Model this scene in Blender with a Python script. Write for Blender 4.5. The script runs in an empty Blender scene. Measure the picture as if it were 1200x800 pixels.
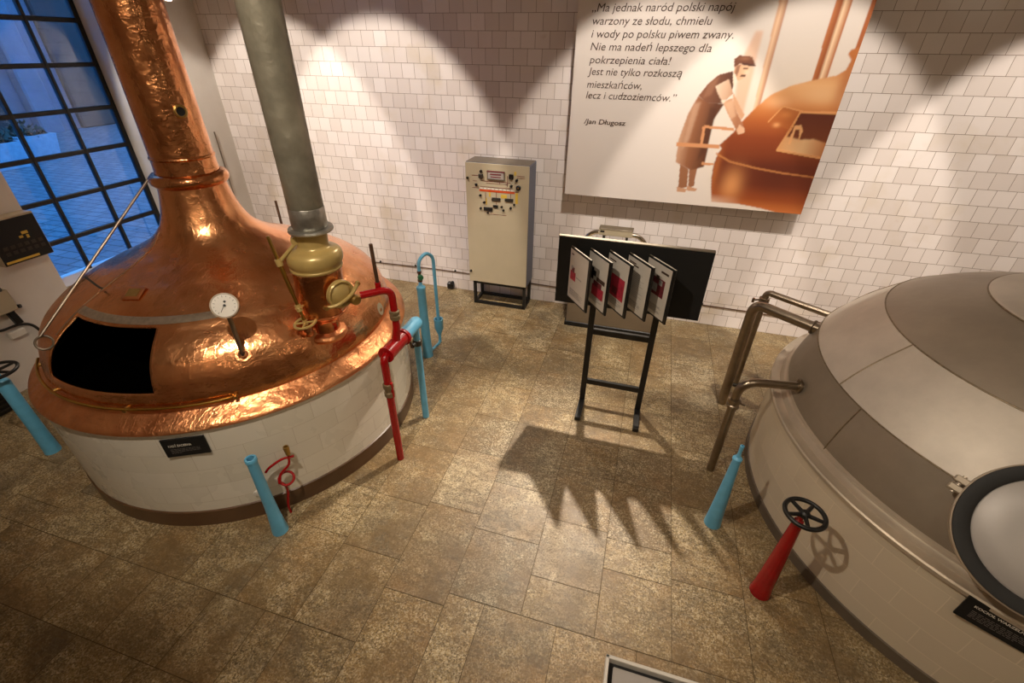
import bpy, math, random
import numpy as np
from math import pi, sin, cos, radians as rad, hypot, atan2
from mathutils import Vector, Matrix
random.seed(7)
rng = np.random.default_rng(7)
scn = bpy.context.scene
COL = scn.collection

# ------------------------------------------------------------------ helpers
def lin(r, g, b):
    def f(c):
        c /= 255.0
        return c / 12.92 if c <= .04045 else ((c + .055) / 1.055) ** 2.4
    return (f(r), f(g), f(b), 1.0)

def tag(o, label=None, cat=None, group=None, kind=None):
    if label: o['label'] = label
    if cat: o['category'] = cat
    if group: o['group'] = group
    if kind: o['kind'] = kind
    return o

def thing(name, label, cat, loc=(0, 0, 0), group=None):
    o = bpy.data.objects.new(name, None); COL.objects.link(o)
    o.location = loc; o.empty_display_size = .05
    return tag(o, label, cat, group)

def origin_of(o):
    v = Vector((0, 0, 0))
    while o is not None:
        v = v + o.location; o = o.parent
    return v

class MB:
    """collects faces in world coordinates; build() links ONE mesh object"""
    def __init__(s):
        s.v = []; s.f = []; s.m = []; s.cur = 0
    def add(s, vs, fs):
        k = len(s.v); s.v += [tuple(v) for v in vs]
        for f in fs: s.f.append([k + i for i in f]); s.m.append(s.cur)
        return s
    def mat(s, i): s.cur = i; return s
    # a box given centre, size and an optional rotation matrix; bevelled corners come from chamfer
    def box(s, c, size, rot=None, ch=0.0):
        sx, sy, sz = [a / 2 for a in size]; c = Vector(c)
        R = rot or Matrix.Identity(3)
        if ch <= 0:
            vs = [c + R @ Vector((x, y, z)) for x in (-sx, sx) for y in (-sy, sy) for z in (-sz, sz)]
            fs = [(0, 1, 3, 2), (4, 6, 7, 5), (0, 4, 5, 1), (2, 3, 7, 6), (0, 2, 6, 4), (1, 5, 7, 3)]
            return s.add(vs, fs)
        h = min(ch, sx * .9, sy * .9, sz * .9)
        vs = []; idx = {}
        for ix in (-1, 1):
            for iy in (-1, 1):
                for iz in (-1, 1):
                    for a in range(3):
                        q = [ix * (sx - h), iy * (sy - h), iz * (sz - h)]
                        q[a] = (ix * sx, iy * sy, iz * sz)[a]
                        idx[(ix, iy, iz, a)] = len(vs); vs.append(c + R @ Vector(q))
        fs = []
        for a in range(3):
            b, d = [(1, 2), (0, 2), (0, 1)][a]
            for sg in (-1, 1):
                loop = []
                for (p, q) in ((-1, -1), (1, -1), (1, 1), (-1, 1)):
                    k = [0, 0, 0]; k[a] = sg; k[b] = p; k[d] = q
                    loop.append(idx[(k[0], k[1], k[2], a)])
                fs.append(loop)
        for a in range(3):
            b, d = [(1, 2), (0, 2), (0, 1)][a]
            for p in (-1, 1):
                for q in (-1, 1):
                    k0 = [0, 0, 0]; k0[b] = p; k0[d] = q
                    k1 = list(k0); k0[a] = -1; k1[a] = 1
                    fs.append([idx[(*k0, b)], idx[(*k1, b)], idx[(*k1, d)], idx[(*k0, d)]])
        for ix in (-1, 1):
            for iy in (-1, 1):
                for iz in (-1, 1):
                    fs.append([idx[(ix, iy, iz, a)] for a in range(3)])
        return s.add(vs, fs)
    def lathe(s, prof, c=(0, 0, 0), axis=None, seg=64, a0=0.0, a1=360.0, lean=None):
        """prof: list of (r, h). axis: direction of h (default +Z)"""
        c = Vector(c); A = Vector(axis).normalized() if axis is not None else Vector((0, 0, 1))
        if abs(A.z) > .999: U = Vector((1, 0, 0))
        else: U = Vector((0, 0, 1)).cross(A).normalized()
        W = A.cross(U)
        full = abs(a1 - a0 - 360) < 1e-6; n = seg if full else seg + 1
        vs = []
        for r, h in prof:
            for i in range(n):
                t = rad(a0 + (a1 - a0) * i / seg)
                q = c + A * h + (U * cos(t) + W * sin(t)) * r
                if lean: q += Vector(lean(h))
                vs.append(q)
        fs = []
        for j in range(len(prof) - 1):
            for i in range(seg):
                i2 = (i + 1) % n
                fs.append((j * n + i, j * n + i2, (j + 1) * n + i2, (j + 1) * n + i))
        return s.add(vs, fs)
    def cyl(s, a, b, r, r2=None, seg=24, cap=True):
        a = Vector(a); b = Vector(b); L = (b - a).length; r2 = r if r2 is None else r2
        e = 1e-4
        pr = [(r, 0), (r2, L)]
        if cap: pr = [(e, 0)] + pr + [(e, L)]
        return s.lathe(pr, a, b - a, seg)
    def torus(s, c, R, r, axis=(0, 0, 1), seg=48, k=12):
        pr = [(R + r * cos(2 * pi * i / k), r * sin(2 * pi * i / k)) for i in range(k + 1)]
        return s.lathe(pr, c, axis, seg)
    def tube(s, pts, r, seg=14, cap=True, radii=None):
        P = [Vector(p) for p in pts]; n = len(P)
        T = [(P[min(i + 1, n - 1)] - P[max(i - 1, 0)]).normalized() for i in range(n)]
        N = Vector((0, 0, 1)) if abs(T[0].z) < .9 else Vector((1, 0, 0))
        vs = []
        for i in range(n):
            N = (N - T[i] * N.dot(T[i])).normalized(); B = T[i].cross(N)
            rr = radii[i] if radii else r
            for k in range(seg):
                t = 2 * pi * k / seg
                vs.append(P[i] + (N * cos(t) + B * sin(t)) * rr)
        fs = [(i * seg + k, i * seg + (k + 1) % seg, (i + 1) * seg + (k + 1) % seg, (i + 1) * seg + k)
              for i in range(n - 1) for k in range(seg)]
        if cap:
            fs.append(list(range(seg))[::-1]); fs.append([(n - 1) * seg + k for k in range(seg)])
        return s.add(vs, fs)
    def build(s, name, mats, parent=None, label=None, smooth=35, location=None):
        if not isinstance(mats, (list, tuple)): mats = [mats]
        off = origin_of(parent) if parent is not None else Vector((0, 0, 0))
        loc = Vector((0, 0, 0))
        if location is not None: loc = Vector(location); off = off + loc
        me = bpy.data.meshes.new(name)
        me.from_pydata([(v[0] - off.x, v[1] - off.y, v[2] - off.z) for v in s.v], [], s.f)
        for m in mats: me.materials.append(m)
        if len(mats) > 1:
            me.polygons.foreach_set('material_index', s.m)
        import bmesh
        bm = bmesh.new(); bm.from_mesh(me); bmesh.ops.recalc_face_normals(bm, faces=bm.faces); bm.to_mesh(me); bm.free()
        if smooth:
            me.polygons.foreach_set('use_smooth', [True] * len(me.polygons))
            me.set_sharp_from_angle(angle=rad(smooth))
        me.update()
        o = bpy.data.objects.new(name, me); COL.objects.link(o)
        o.location = loc
        if parent is not None: o.parent = parent
        if label: o['label'] = label
        return o

def bend(pts, rad_, n=8):
    """polyline with rounded corners"""
    P = [Vector(p) for p in pts]; out = [P[0]]
    for i in range(1, len(P) - 1):
        a = (P[i - 1] - P[i]); b = (P[i + 1] - P[i])
        d = min(rad_, a.length * .49, b.length * .49)
        A = P[i] + a.normalized() * d; B = P[i] + b.normalized() * d
        for k in range(n + 1):
            t = k / n
            out.append(A * (1 - t) ** 2 + P[i] * 2 * t * (1 - t) + B * t * t)
    out.append(P[-1]); return out

def spline(pts, n=8):
    P = [Vector(p) for p in pts]; out = []
    for i in range(len(P) - 1):
        p0 = P[max(i - 1, 0)]; p1 = P[i]; p2 = P[i + 1]; p3 = P[min(i + 2, len(P) - 1)]
        for k in range(n):
            t = k / n
            out.append(.5 * ((2 * p1) + (p2 - p0) * t + (2 * p0 - 5 * p1 + 4 * p2 - p3) * t * t + (3 * p1 - p0 - 3 * p2 + p3) * t ** 3))
    out.append(P[-1]); return out

def frame_rot(n, up=(0, 0, 1)):
    """matrix whose z column is n, y column near up"""
    n = Vector(n).normalized(); x = Vector(up).cross(n).normalized(); y = n.cross(x)
    return Matrix((x, y, n)).transposed()

# ------------------------------------------------------------------ materials
class NT:
    def __init__(s, name):
        s.m = bpy.data.materials.new(name); s.m.use_nodes = True
        s.t = s.m.node_tree; s.t.nodes.clear()
        s.out = s.n('ShaderNodeOutputMaterial'); s.b = s.n('ShaderNodeBsdfPrincipled')
        s.l(s.b.outputs[0], s.out.inputs[0])
    def n(s, ty, **kw):
        q = s.t.nodes.new(ty)
        for k, v in kw.items(): setattr(q, k, v)
        return q
    def l(s, a, b): s.t.links.new(a, b)
    def set(s, **kw):
        for k, v in kw.items(): s.b.inputs[k.replace('_', ' ')].default_value = v
        return s
    def pos(s):
        if not hasattr(s, '_p'): s._p = s.n('ShaderNodeNewGeometry').outputs['Position']
        return s._p
    def noise(s, scale, detail=4, vec=None, rough=.55, stretch=None):
        q = s.n('ShaderNodeTexNoise'); q.inputs['Scale'].default_value = scale
        q.inputs['Detail'].default_value = detail; q.inputs['Roughness'].default_value = rough
        v = vec or s.pos()
        if stretch:
            mp = s.n('ShaderNodeMapping'); mp.inputs['Scale'].default_value = stretch; s.l(v, mp.inputs[0]); v = mp.outputs[0]
        s.l(v, q.inputs['Vector']); return q.outputs['Fac']
    def ramp(s, fac, stops):
        q = s.n('ShaderNodeValToRGB'); e = q.color_ramp.elements
        while len(e) < len(stops): e.new(.5)
        for el, (p, c) in zip(e, stops):
            el.position = p; el.color = c if len(c) == 4 else (*c, 1)
        s.l(fac, q.inputs[0]); return q.outputs[0]
    def mix(s, fac, a, b, mode='MIX'):
        q = s.n('ShaderNodeMix', data_type='RGBA', blend_type=mode)
        for sock, v in ((q.inputs[0], fac), (q.inputs[6], a), (q.inputs[7], b)):
            if hasattr(v, 'links'): s.l(v, sock)
            else: sock.default_value = v
        return q.outputs[2]
    def math(s, op, a, b=None):
        q = s.n('ShaderNodeMath', operation=op)
        for sock, v in ((q.inputs[0], a), (q.inputs[1], b)):
            if v is None: continue
            if hasattr(v, 'links'): s.l(v, sock)
            else: sock.default_value = v
        return q.outputs[0]
    def bump(s, h, strength=.3, dist=.01, normal=None):
        q = s.n('ShaderNodeBump'); q.inputs['Strength'].default_value = strength; q.inputs['Distance'].default_value = dist
        s.l(h, q.inputs['Height'])
        if normal: s.l(normal, q.inputs['Normal'])
        return q.outputs[0]
    def col(s, v): s.l(v, s.b.inputs['Base Color']) if hasattr(v, 'links') else setattr(s.b.inputs['Base Color'], 'default_value', v); return s
    def nrm(s, v): s.l(v, s.b.inputs['Normal']); return s
    def rough(s, v): s.l(v, s.b.inputs['Roughness']); return s

def g(v): return (v, v, v, 1)

def paint(name, c, rough=.4, metal=0.0, var=.12, scale=9, bump=.05, bscale=60):
    t = NT(name); t.set(Roughness=rough, Metallic=metal)
    f = t.noise(scale, 5)
    d = tuple(x * (1 - var) for x in c[:3]) + (1,); u = tuple(min(1, x * (1 + var)) for x in c[:3]) + (1,)
    t.col(t.ramp(f, [(.3, d), (.7, u)]))
    if bump: t.nrm(t.bump(t.noise(bscale, 3), bump, .004))
    return t.m

def copper(name, base, dark, rough=.2, bstr=.12):
    t = NT(name); t.set(Metallic=1.0)
    f = t.noise(3.2, 6, rough=.6)
    f2 = t.noise(14, 5, stretch=(1, 1, .25))
    c = t.ramp(f, [(.32, dark), (.62, base)])
    c = t.mix(t.math('MULTIPLY', t.ramp(f2, [(.5, g(0)), (.75, g(1))]), .35), c, tuple(x * .55 for x in base[:3]) + (1,))
    t.col(c)
    t.rough(t.math('ADD', t.math('MULTIPLY', t.noise(7, 5), .22), rough - .11))
    # planishing marks and long hand-beaten creases
    w = t.n('ShaderNodeTexVoronoi', feature='SMOOTH_F1'); w.inputs['Scale'].default_value = 11
    t.l(t.pos(), w.inputs['Vector'])
    h = t.math('ADD', t.math('MULTIPLY', w.outputs['Distance'], .5), t.math('MULTIPLY', t.noise(5, 3), 1.3))
    h = t.math('ADD', h, t.math('MULTIPLY', t.noise(26, 4), .16))
    for sc_, st in ((4.5, (1, 1, 2.5)), (9, (2.2, 1, 1))):
        rid = t.math('ABSOLUTE', t.math('SUBTRACT', t.noise(sc_, 3, stretch=st), .5))
        h = t.math('ADD', h, t.math('MULTIPLY', t.ramp(rid, [(0, g(1)), (.05, g(0))]), .075))
    t.nrm(t.bump(h, bstr, .05))
    return t.m

M = {}
M['copper'] = copper('polished_copper', (.93, .46, .21, 1), (.80, .32, .13, 1), .24, .16)
M['copper_neck'] = copper('chimney_copper', (.88, .41, .18, 1), (.62, .23, .09, 1), .2, .22)
M['copper_rim'] = copper('beaten_copper', (.86, .40, .18, 1), (.68, .25, .10, 1), .36, .26)
M['copper_pot'] = copper('valve_copper', (.84, .37, .18, 1), (.66, .24, .10, 1), .2, .10)
M['brass'] = paint('aged_brass', lin(176, 142, 78), .32, .85, .2, 12, .08)
M['bell_brass'] = paint('painted_brass', lin(186, 160, 98), .3, .2, .1, 8, .03)
M['bronze'] = paint('dull_bronze', lin(132, 114, 84), .5, .4, .2, 12, .08)
M['bright_brass'] = paint('bright_brass', lin(206, 168, 84), .22, 1.0, .12)
M['solder'] = paint('tin_solder', lin(190, 178, 160), .3, .9, .2, 30, .2)
M['inner_shade'] = paint('kettle_inside_shade', (.0006, .0005, .0004, 1), 1.0, 0, .1, bump=0); M['inner_shade'].node_tree.nodes['Principled BSDF'].inputs['Specular IOR Level'].default_value = 0  # near-black colour stands in for the shade inside the kettle
M['black'] = paint('black_steel', (.008, .0075, .007, 1), .42, 0, .1)
M['black_matte'] = paint('black_board', (.005, .0047, .0043, 1), .7, 0, .1)
M['board_edge'] = paint('board_edge_lit', lin(124, 114, 98), .6, 0, .1)  # grey stands in for light catching the black board's top edge
M['iron'] = paint('grey_iron', lin(62, 58, 52), .45, .5, .2)
M['rust'] = paint('brown_rod', lin(88, 62, 44), .6, .3, .25)
M['red'] = paint('red_enamel', lin(158, 10, 16), .25, 0, .12, 14, .05)
M['blue'] = paint('blue_enamel', lin(102, 178, 216), .33, 0, .08, 14, .05)
M['steel'] = paint('stainless_pipe', lin(150, 136, 118), .3, 1.0, .1, 20, .02)
M['chrome'] = paint('chrome', lin(214, 206, 192), .12, 1.0, .05)
M['rod_steel'] = paint('steel_rod', lin(150, 138, 122), .35, .9, .15)
M['white'] = paint('white_plastic', lin(225, 220, 210), .4, 0, .03)
M['cream'] = paint('cream_enamel', lin(188, 174, 146), .38, 0, .05, 3, .02)
M['cab_side'] = paint('grey_blue_steel', lin(96, 100, 118), .45, 0, .08, 3, .02)
M['cab_top'] = paint('dusty_grey_top', lin(118, 106, 92), .6, 0, .1, 6, .02)
M['paper'] = paint('paper', lin(206, 198, 186), .6, 0, .02)
M['ink'] = paint('ink', lin(78, 58, 47), .6, 0, .02, bump=0)
M['pink'] = paint('printed_red', lin(178, 48, 66), .5, 0, .3, 40, 0)
M['maroon'] = paint('printed_maroon', lin(112, 44, 48), .5, 0, .4, 60, 0)
M['greyprint'] = paint('printed_grey', lin(150, 146, 140), .5, 0, .3, 60, 0)
M['letter'] = paint('sign_lettering', lin(226, 220, 208), .5, 0, .02, bump=0)
M['letter_dim'] = paint('sign_small_print', lin(104, 98, 94), .5, 0, .1, bump=0)
M['green'] = paint('green_valve_paint', lin(42, 110, 74), .4)
M['orange'] = paint('orange_strip', lin(206, 78, 34), .4)
M['yellow'] = paint('yellow_strip', lin(214, 178, 70), .4)
M['skirting'] = paint('brown_tile_skirting', lin(92, 66, 44), .35, 0, .2, 4)
M['skirting_grey'] = paint('grey_stone_skirting', lin(98, 86, 72), .5, 0, .2, 4)
M['sink'] = paint('brushed_grey_steel', lin(150, 136, 116), .42, .55, .1, 3)
M['planter'] = paint('white_planter', lin(160, 164, 168), .6)
M['leaf'] = paint('dark_shrub', lin(44, 54, 34), .6, 0, .4, 30)
M['stone_wall'] = paint('rendered_facade', lin(112, 108, 112), .8, 0, .1, 2)
M['stone_dark'] = paint('dark_facade', lin(50, 47, 42), .8, 0, .2, 2)
M['frame'] = paint('black_window_steel', (.006, .006, .007, 1), .5)

# vent duct: dull zinc sheet
t = NT('zinc_duct'); t.set(Metallic=.35)
t.col(t.ramp(t.noise(4, 5), [(.3, lin(116, 112, 98)), (.7, lin(158, 152, 134))]))
t.rough(t.math('ADD', t.math('MULTIPLY', t.noise(6, 4), .25), .3))
t.nrm(t.bump(t.noise(6, 4), .35, .05)); M['zinc'] = t.m
t = NT('zinc_cuff'); t.set(Metallic=.85, Roughness=.35)
t.col(t.ramp(t.noise(12, 5), [(.3, lin(150, 148, 140)), (.7, lin(196, 194, 186))]))
t.nrm(t.bump(t.noise(14, 4), .4, .02)); M['zinc_cuff'] = t.m

# tank metal: brushed aluminium with soft stains
def tank(name, c, rough):
    t = NT(name); t.set(Metallic=.5)
    c2 = tuple(x * .8 for x in c[:3]) + (1,)
    t.col(t.ramp(t.noise(2.2, 6, rough=.65), [(.3, c2), (.65, c)]))
    t.rough(t.math('ADD', t.math('MULTIPLY', t.noise(5, 4), .16), rough))
    t.nrm(t.bump(t.noise(3, 4), .10, .05)); return t.m
M['tank'] = tank('aluminium_lit_band', lin(222, 212, 198), .48)
M['tank_shaded'] = tank('aluminium_shaded_band', lin(160, 147, 130), .46)
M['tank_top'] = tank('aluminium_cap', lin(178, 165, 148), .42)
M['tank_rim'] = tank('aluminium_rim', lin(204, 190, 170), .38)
M['tank_seam'] = paint('weld_seam', lin(138, 122, 98), .5, .6, .3, 60, .3)
M['hatch_lid'] = paint('grey_hatch_lid', lin(178, 172, 166), .45, .2, .06, 4)
M['gasket'] = paint('black_hatch_ring', (.006, .0055, .005, 1), .5, 0, .1)

# ---- glazed wall tiles (running bond) --------------------------------
def tiles(name, horiz, w, h, phase, c1, c2, grout, stain=True, rough=.2, mortar=.0022, bumpd=.004, offset=.5):
    """horiz: 0 = x runs along the wall, 1 = y, 'cyl' = around an upright drum (uv attribute)"""
    t = NT(name)
    if horiz == 'cyl':
        a = t.n('ShaderNodeAttribute', attribute_name='wrap'); vec = a.outputs['Vector']
    else:
        s = t.n('ShaderNodeSeparateXYZ'); t.l(t.pos(), s.inputs[0])
        cb = t.n('ShaderNodeCombineXYZ')
        t.l(t.math('SUBTRACT', s.outputs[horiz], phase), cb.inputs[0]); t.l(s.outputs[2], cb.inputs[1]); vec = cb.outputs[0]
    wob = t.n('ShaderNodeTexNoise'); wob.inputs['Scale'].default_value = 3.5; t.l(vec, wob.inputs['Vector'])
    vm = t.n('ShaderNodeVectorMath', operation='MULTIPLY_ADD'); t.l(wob.outputs['Color'], vm.inputs[0])
    vm.inputs[1].default_value = (.008, .004, 0); t.l(vec, vm.inputs[2])
    br = t.n('ShaderNodeTexBrick', offset=offset, offset_frequency=2, squash=1)
    t.l(vm.outputs[0], br.inputs['Vector'])
    br.inputs['Color1'].default_value = g(0); br.inputs['Color2'].default_value = g(1); br.inputs['Mortar'].default_value = g(.5)
    br.inputs['Scale'].default_value = 1; br.inputs['Mortar Size'].default_value = mortar; br.inputs['Mortar Smooth'].default_value = .3
    br.inputs['Bias'].default_value = 0; br.inputs['Brick Width'].default_value = w; br.inputs['Row Height'].default_value = h
    c = t.mix(br.outputs['Color'], c1, c2)
    if stain:
        c = t.mix(t.ramp(t.noise(1.7, 5), [(.56, g(0)), (.78, g(.55))]), c, lin(206, 186, 150))
        c = t.mix(t.ramp(t.noise(6, 6), [(.66, g(0)), (.8, g(.35))]), c, lin(180, 150, 116))
    c = t.mix(br.outputs['Fac'], c, grout)
    t.col(c)
    t.rough(t.math('ADD', t.math('MULTIPLY', br.outputs['Fac'], .5), t.math('ADD', t.math('MULTIPLY', t.noise(4, 3), .1), rough - .05)))
    hgt = t.math('ADD', t.math('MULTIPLY', br.outputs['Fac'], -1.0), t.math('MULTIPLY', br.outputs['Color'], .12))
    b1 = t.bump(hgt, .5, bumpd); t.nrm(t.bump(t.noise(9, 2), .08, .02, b1))
    return t.m
M['wall_tile'] = tiles('glazed_wall_tile', 0, .1525, .15, 1.878 - .1525 * 20, lin(222, 210, 203), lin(238, 228, 223), lin(134, 112, 94))
M['drum_tile'] = tiles('glazed_drum_tile', 'cyl', .30, .15, 0, lin(222, 216, 200), lin(230, 224, 210), lin(196, 186, 168), False, .28, .0015, .003)
M['drum_tile_beige'] = tiles('beige_drum_tile', 'cyl', .30, .15, 0, lin(206, 192, 168), lin(214, 200, 176), lin(224, 210, 186), False, .32, .0025, .003)
t = NT('painted_plaster'); t.set(Roughness=.7)
t.col(t.ramp(t.noise(1.4, 6), [(.3, lin(214, 206, 196)), (.7, lin(232, 226, 218))]))
t.nrm(t.bump(t.noise(7, 5), .2, .02)); M['plaster'] = t.m
t = NT('far_plaster'); t.set(Roughness=.8)
t.col(t.ramp(t.noise(1.2, 4), [(.3, lin(176, 164, 150)), (.7, lin(200, 188, 174))])); M['far'] = t.m
t = NT('dark_ceiling'); t.set(Roughness=.9)
t.col(t.ramp(t.noise(1.2, 4), [(.3, lin(196, 188, 178)), (.7, lin(214, 206, 196))])); M['ceil'] = t.m

# ---- granite floor ----------------------------------------------------
t = NT('granite_slabs')
at = t.n('ShaderNodeAttribute', attribute_name='slab').outputs['Color']
vo = t.n('ShaderNodeVectorMath', operation='MULTIPLY_ADD'); t.l(at, vo.inputs[0]); vo.inputs[1].default_value = (60, 90, 40); t.l(t.pos(), vo.inputs[2]); sv = vo.outputs[0]
vc = t.n('ShaderNodeTexVoronoi'); vc.inputs['Scale'].default_value = 120; t.l(t.pos(), vc.inputs['Vector'])
cs = t.n('ShaderNodeSeparateXYZ'); t.l(vc.outputs['Color'], cs.inputs[0])
sp = t.noise(120, 5, rough=.85); sp2 = t.noise(95, 4, rough=.75, vec=sv)
c = t.mix(t.ramp(sp, [(.38, g(1)), (.50, g(.25)), (.6, g(0))]), at, lin(60, 46, 28))
c = t.mix(t.ramp(sp2, [(.5, g(0)), (.64, g(.8))]), c, lin(222, 206, 172))
c = t.mix(t.ramp(cs.outputs[0], [(.16, g(.75)), (.3, g(0))]), c, lin(58, 46, 28))
c = t.mix(t.ramp(cs.outputs[1], [(.7, g(0)), (.85, g(.55))]), c, lin(226, 210, 178))
c = t.mix(.12, c, lin(176, 148, 96))
c = t.mix(t.ramp(t.noise(2.3, 6, rough=.65, vec=sv), [(.42, g(0)), (.66, g(.7))]), c, lin(128, 96, 54), 'MIX')
c = t.mix(t.ramp(t.noise(1.5, 7, rough=.7, vec=sv), [(.5, g(0)), (.68, g(.75))]), c, lin(92, 80, 62))
wv = t.noise(3.0, 8, rough=.75, stretch=(1.0, 2.2, 1))
c = t.mix(t.ramp(wv, [(.46, g(0)), (.5, g(.55)), (.54, g(0))]), c, lin(84, 70, 48))
c = t.mix(t.ramp(t.noise(.9, 8, rough=.8), [(.5, g(0)), (.53, g(.5)), (.66, g(.1))]), c, lin(116, 92, 56))
t.col(c)
t.rough(t.math('ADD', t.math('MULTIPLY', t.noise(6, 5), .3), .30))
t.nrm(t.bump(t.math('ADD', sp, t.math('MULTIPLY', t.noise(9, 3), .8)), .22, .006)); M['floor'] = t.m
M['grout'] = paint('floor_joint', lin(86, 70, 46), .9, 0, .2, 20)
t = NT('courtyard_setts'); t.set(Roughness=.7)
br = t.n('ShaderNodeTexBrick', offset=.5); t.l(t.pos(), br.inputs['Vector'])
br.inputs['Scale'].default_value = 1; br.inputs['Brick Width'].default_value = .34; br.inputs['Row Height'].default_value = .2; br.inputs['Mortar Size'].default_value = .014
br.inputs['Color1'].default_value = lin(96, 97, 98); br.inputs['Color2'].default_value = lin(114, 115, 114); br.inputs['Mortar'].default_value = lin(58, 58, 58)
t.col(br.outputs['Color']); M['setts'] = t.m

# ---- glass ------------------------------------------------------------
t = NT('window_glass'); t.t.nodes.remove(t.b)
tr = t.n('ShaderNodeBsdfTransparent'); gl = t.n('ShaderNodeBsdfGlossy'); gl.inputs['Roughness'].default_value = .02
fr = t.n('ShaderNodeFresnel'); fr.inputs['IOR'].default_value = 1.5; mx = t.n('ShaderNodeMixShader')
t.l(fr.outputs[0], mx.inputs[0]); t.l(tr.outputs[0], mx.inputs[1]); t.l(gl.outputs[0], mx.inputs[2]); t.l(mx.outputs[0], t.out.inputs[0])
M['glass'] = t.m
def emis(name, c, s):
    t = NT(name); t.set(Roughness=.3); t.col(c); t.b.inputs['Emission Color'].default_value = c; t.b.inputs['Emission Strength'].default_value = s; return t.m
M['globe'] = emis('fill_globe_glow', (1, .84, .62, 1), 21)  # glow of the added fill globes
M['bulb'] = emis('lamp_glow', (1, .86, .66, 1), 30)

t = NT('printed_poster'); t.set(Roughness=.55)
t.col(t.n('ShaderNodeAttribute', attribute_name='print').outputs['Color']); M['print'] = t.m

# ------------------------------------------------------------------ room shell
XL, XR, YF, ZC = -5.5, 6.2, -9.0, 5.4
def structure(name, mb, m, parent=None, **k):
    o = mb.build(name, m, parent, **k)
    if parent is None: o['kind'] = 'structure'
    return o

structure('wall_back', MB().box(((XL + XR) / 2 - .15, .15, ZC / 2), (XR - XL + .9, .3, ZC)), M['wall_tile'], smooth=0)
structure('wall_right', MB().box((XR + .15, YF / 2, ZC / 2), (.3, -YF, ZC)), M['far'], smooth=0)
structure('wall_front', MB().box(((XL + XR) / 2, YF - .15, ZC / 2), (XR - XL + .6, .3, ZC)), M['far'], smooth=0)
structure('ceiling', MB().box(((XL + XR) / 2, YF / 2, ZC + .15), (XR - XL + .6, -YF + .6, .3)), M['ceil'], smooth=0)
# left wall with the window opening (y -2.62..-1.20, z .74..3.95)
WY0, WY1, WZ0, WZ1, WT = -2.60, -1.20, .76, 3.9, .34
mb = MB(); xm = XL - WT / 2
mb.box((xm, (YF + WY0) / 2, ZC / 2), (WT, WY0 - YF, ZC))
mb.box((xm, WY1 / 2, ZC / 2), (WT, -WY1, ZC))
mb.box((xm, (WY0 + WY1) / 2, WZ0 / 2), (WT, WY1 - WY0, WZ0))
mb.box((xm, (WY0 + WY1) / 2, (WZ1 + ZC) / 2), (WT, WY1 - WY0, ZC - WZ1))
structure('wall_left', mb, M['plaster'], smooth=0)
# window: steel glazing bars in a frame
xw = -5.76; mb = MB()
ys = [-2.66, -2.18, -1.695, -1.225]; zs = [.72, 1.115, 1.50, 1.885, 2.265, 2.66, 3.035, 3.42, 3.8, 3.92]
for y, w in zip(ys, (.05, .032, .032, .05)): mb.box((xw, y, 2.32), (.045, w, 3.22), ch=.004)
for z in zs: mb.box((xw, -1.945, z), (.04, 1.46, .042 if z not in (.72, 3.92) else .06), ch=.004)
win = structure('window_1', mb, M['frame'])
MB().box((xw - .005, -1.94, 2.32), (.006, 1.42, 3.2)).build('glass_pane', M['glass'], win, smooth=0)
structure('trim_1', MB().box((XL - .17, -1.9, .755), (.34, 1.4, .012), ch=.003), M['plaster'])

# floor: slabs laid in columns, each with its own tone
cols = [(-5.9, -5.45), (-5.45, -5.02), (-5.02, -4.6), (-4.6, -4.17), (-4.17, -3.74), (-3.74, -3.31), (-3.31, -2.88), (-2.88, -2.45), (-2.45, -2.02),
        (-2.02, -1.6), (-1.6, -1.18), (-1.18, -.78), (-.78, -.32), (-.32, .12), (.12, .55), (.55, .98), (.98, 1.42), (1.42, 1.86)]
x = 1.86
while x < 6.3: cols.append((x, x + .44)); x += .44
known = {-2.02: [0, -.55, -1.02, -1.65, -2.3, -2.95, -3.42, -3.83], -1.6: [0, -.6, -.96, -1.70, -2.3, -2.9, -3.44, -3.88], -1.18: [0, -.5, -1.2, -1.9, -2.38, -2.83, -3.4],
         -.78: [0, -.7, -1.1, -1.55, -2.1, -2.38, -3.08, -3.51], -.32: [0, -.5, -1.3, -1.9, -2.44, -2.80, -3.28, -3.73], .12: [0, -.62, -1.3, -1.9, -2.42, -2.80, -3.32, -3.55],
         .55: [0, -.42, -1.0, -1.75, -2.3, -2.89, -3.5]}
base = [lin(174, 150, 102), lin(164, 138, 88), lin(184, 162, 116), lin(154, 128, 80), lin(176, 152, 106)]
def soft(c): return tuple(.7 * a + .3 * b for a, b in zip(c, lin(160, 140, 100)))
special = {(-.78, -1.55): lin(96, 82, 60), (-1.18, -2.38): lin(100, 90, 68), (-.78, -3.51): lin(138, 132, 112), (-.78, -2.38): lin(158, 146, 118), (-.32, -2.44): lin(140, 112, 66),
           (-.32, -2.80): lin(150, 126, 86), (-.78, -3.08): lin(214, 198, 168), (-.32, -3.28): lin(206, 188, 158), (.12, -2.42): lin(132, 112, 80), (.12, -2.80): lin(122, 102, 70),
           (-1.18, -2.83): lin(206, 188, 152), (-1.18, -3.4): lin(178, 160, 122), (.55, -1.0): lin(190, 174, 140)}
slabs = []
for a, b in cols:
    yend = -4.40 if b < -1.1 else (-4.07 if b < -.7 else -3.99)
    if a in known: yy = known[a] + [yend]
    else:
        yy = [0.0]
        while yy[-1] > yend + .95: yy.append(yy[-1] - random.uniform(.42, .85))
        yy.append(yend)
    for y1, y0 in zip(yy, yy[1:]):
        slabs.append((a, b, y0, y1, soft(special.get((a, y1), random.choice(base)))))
y1 = -4.40; row = 0
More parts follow.
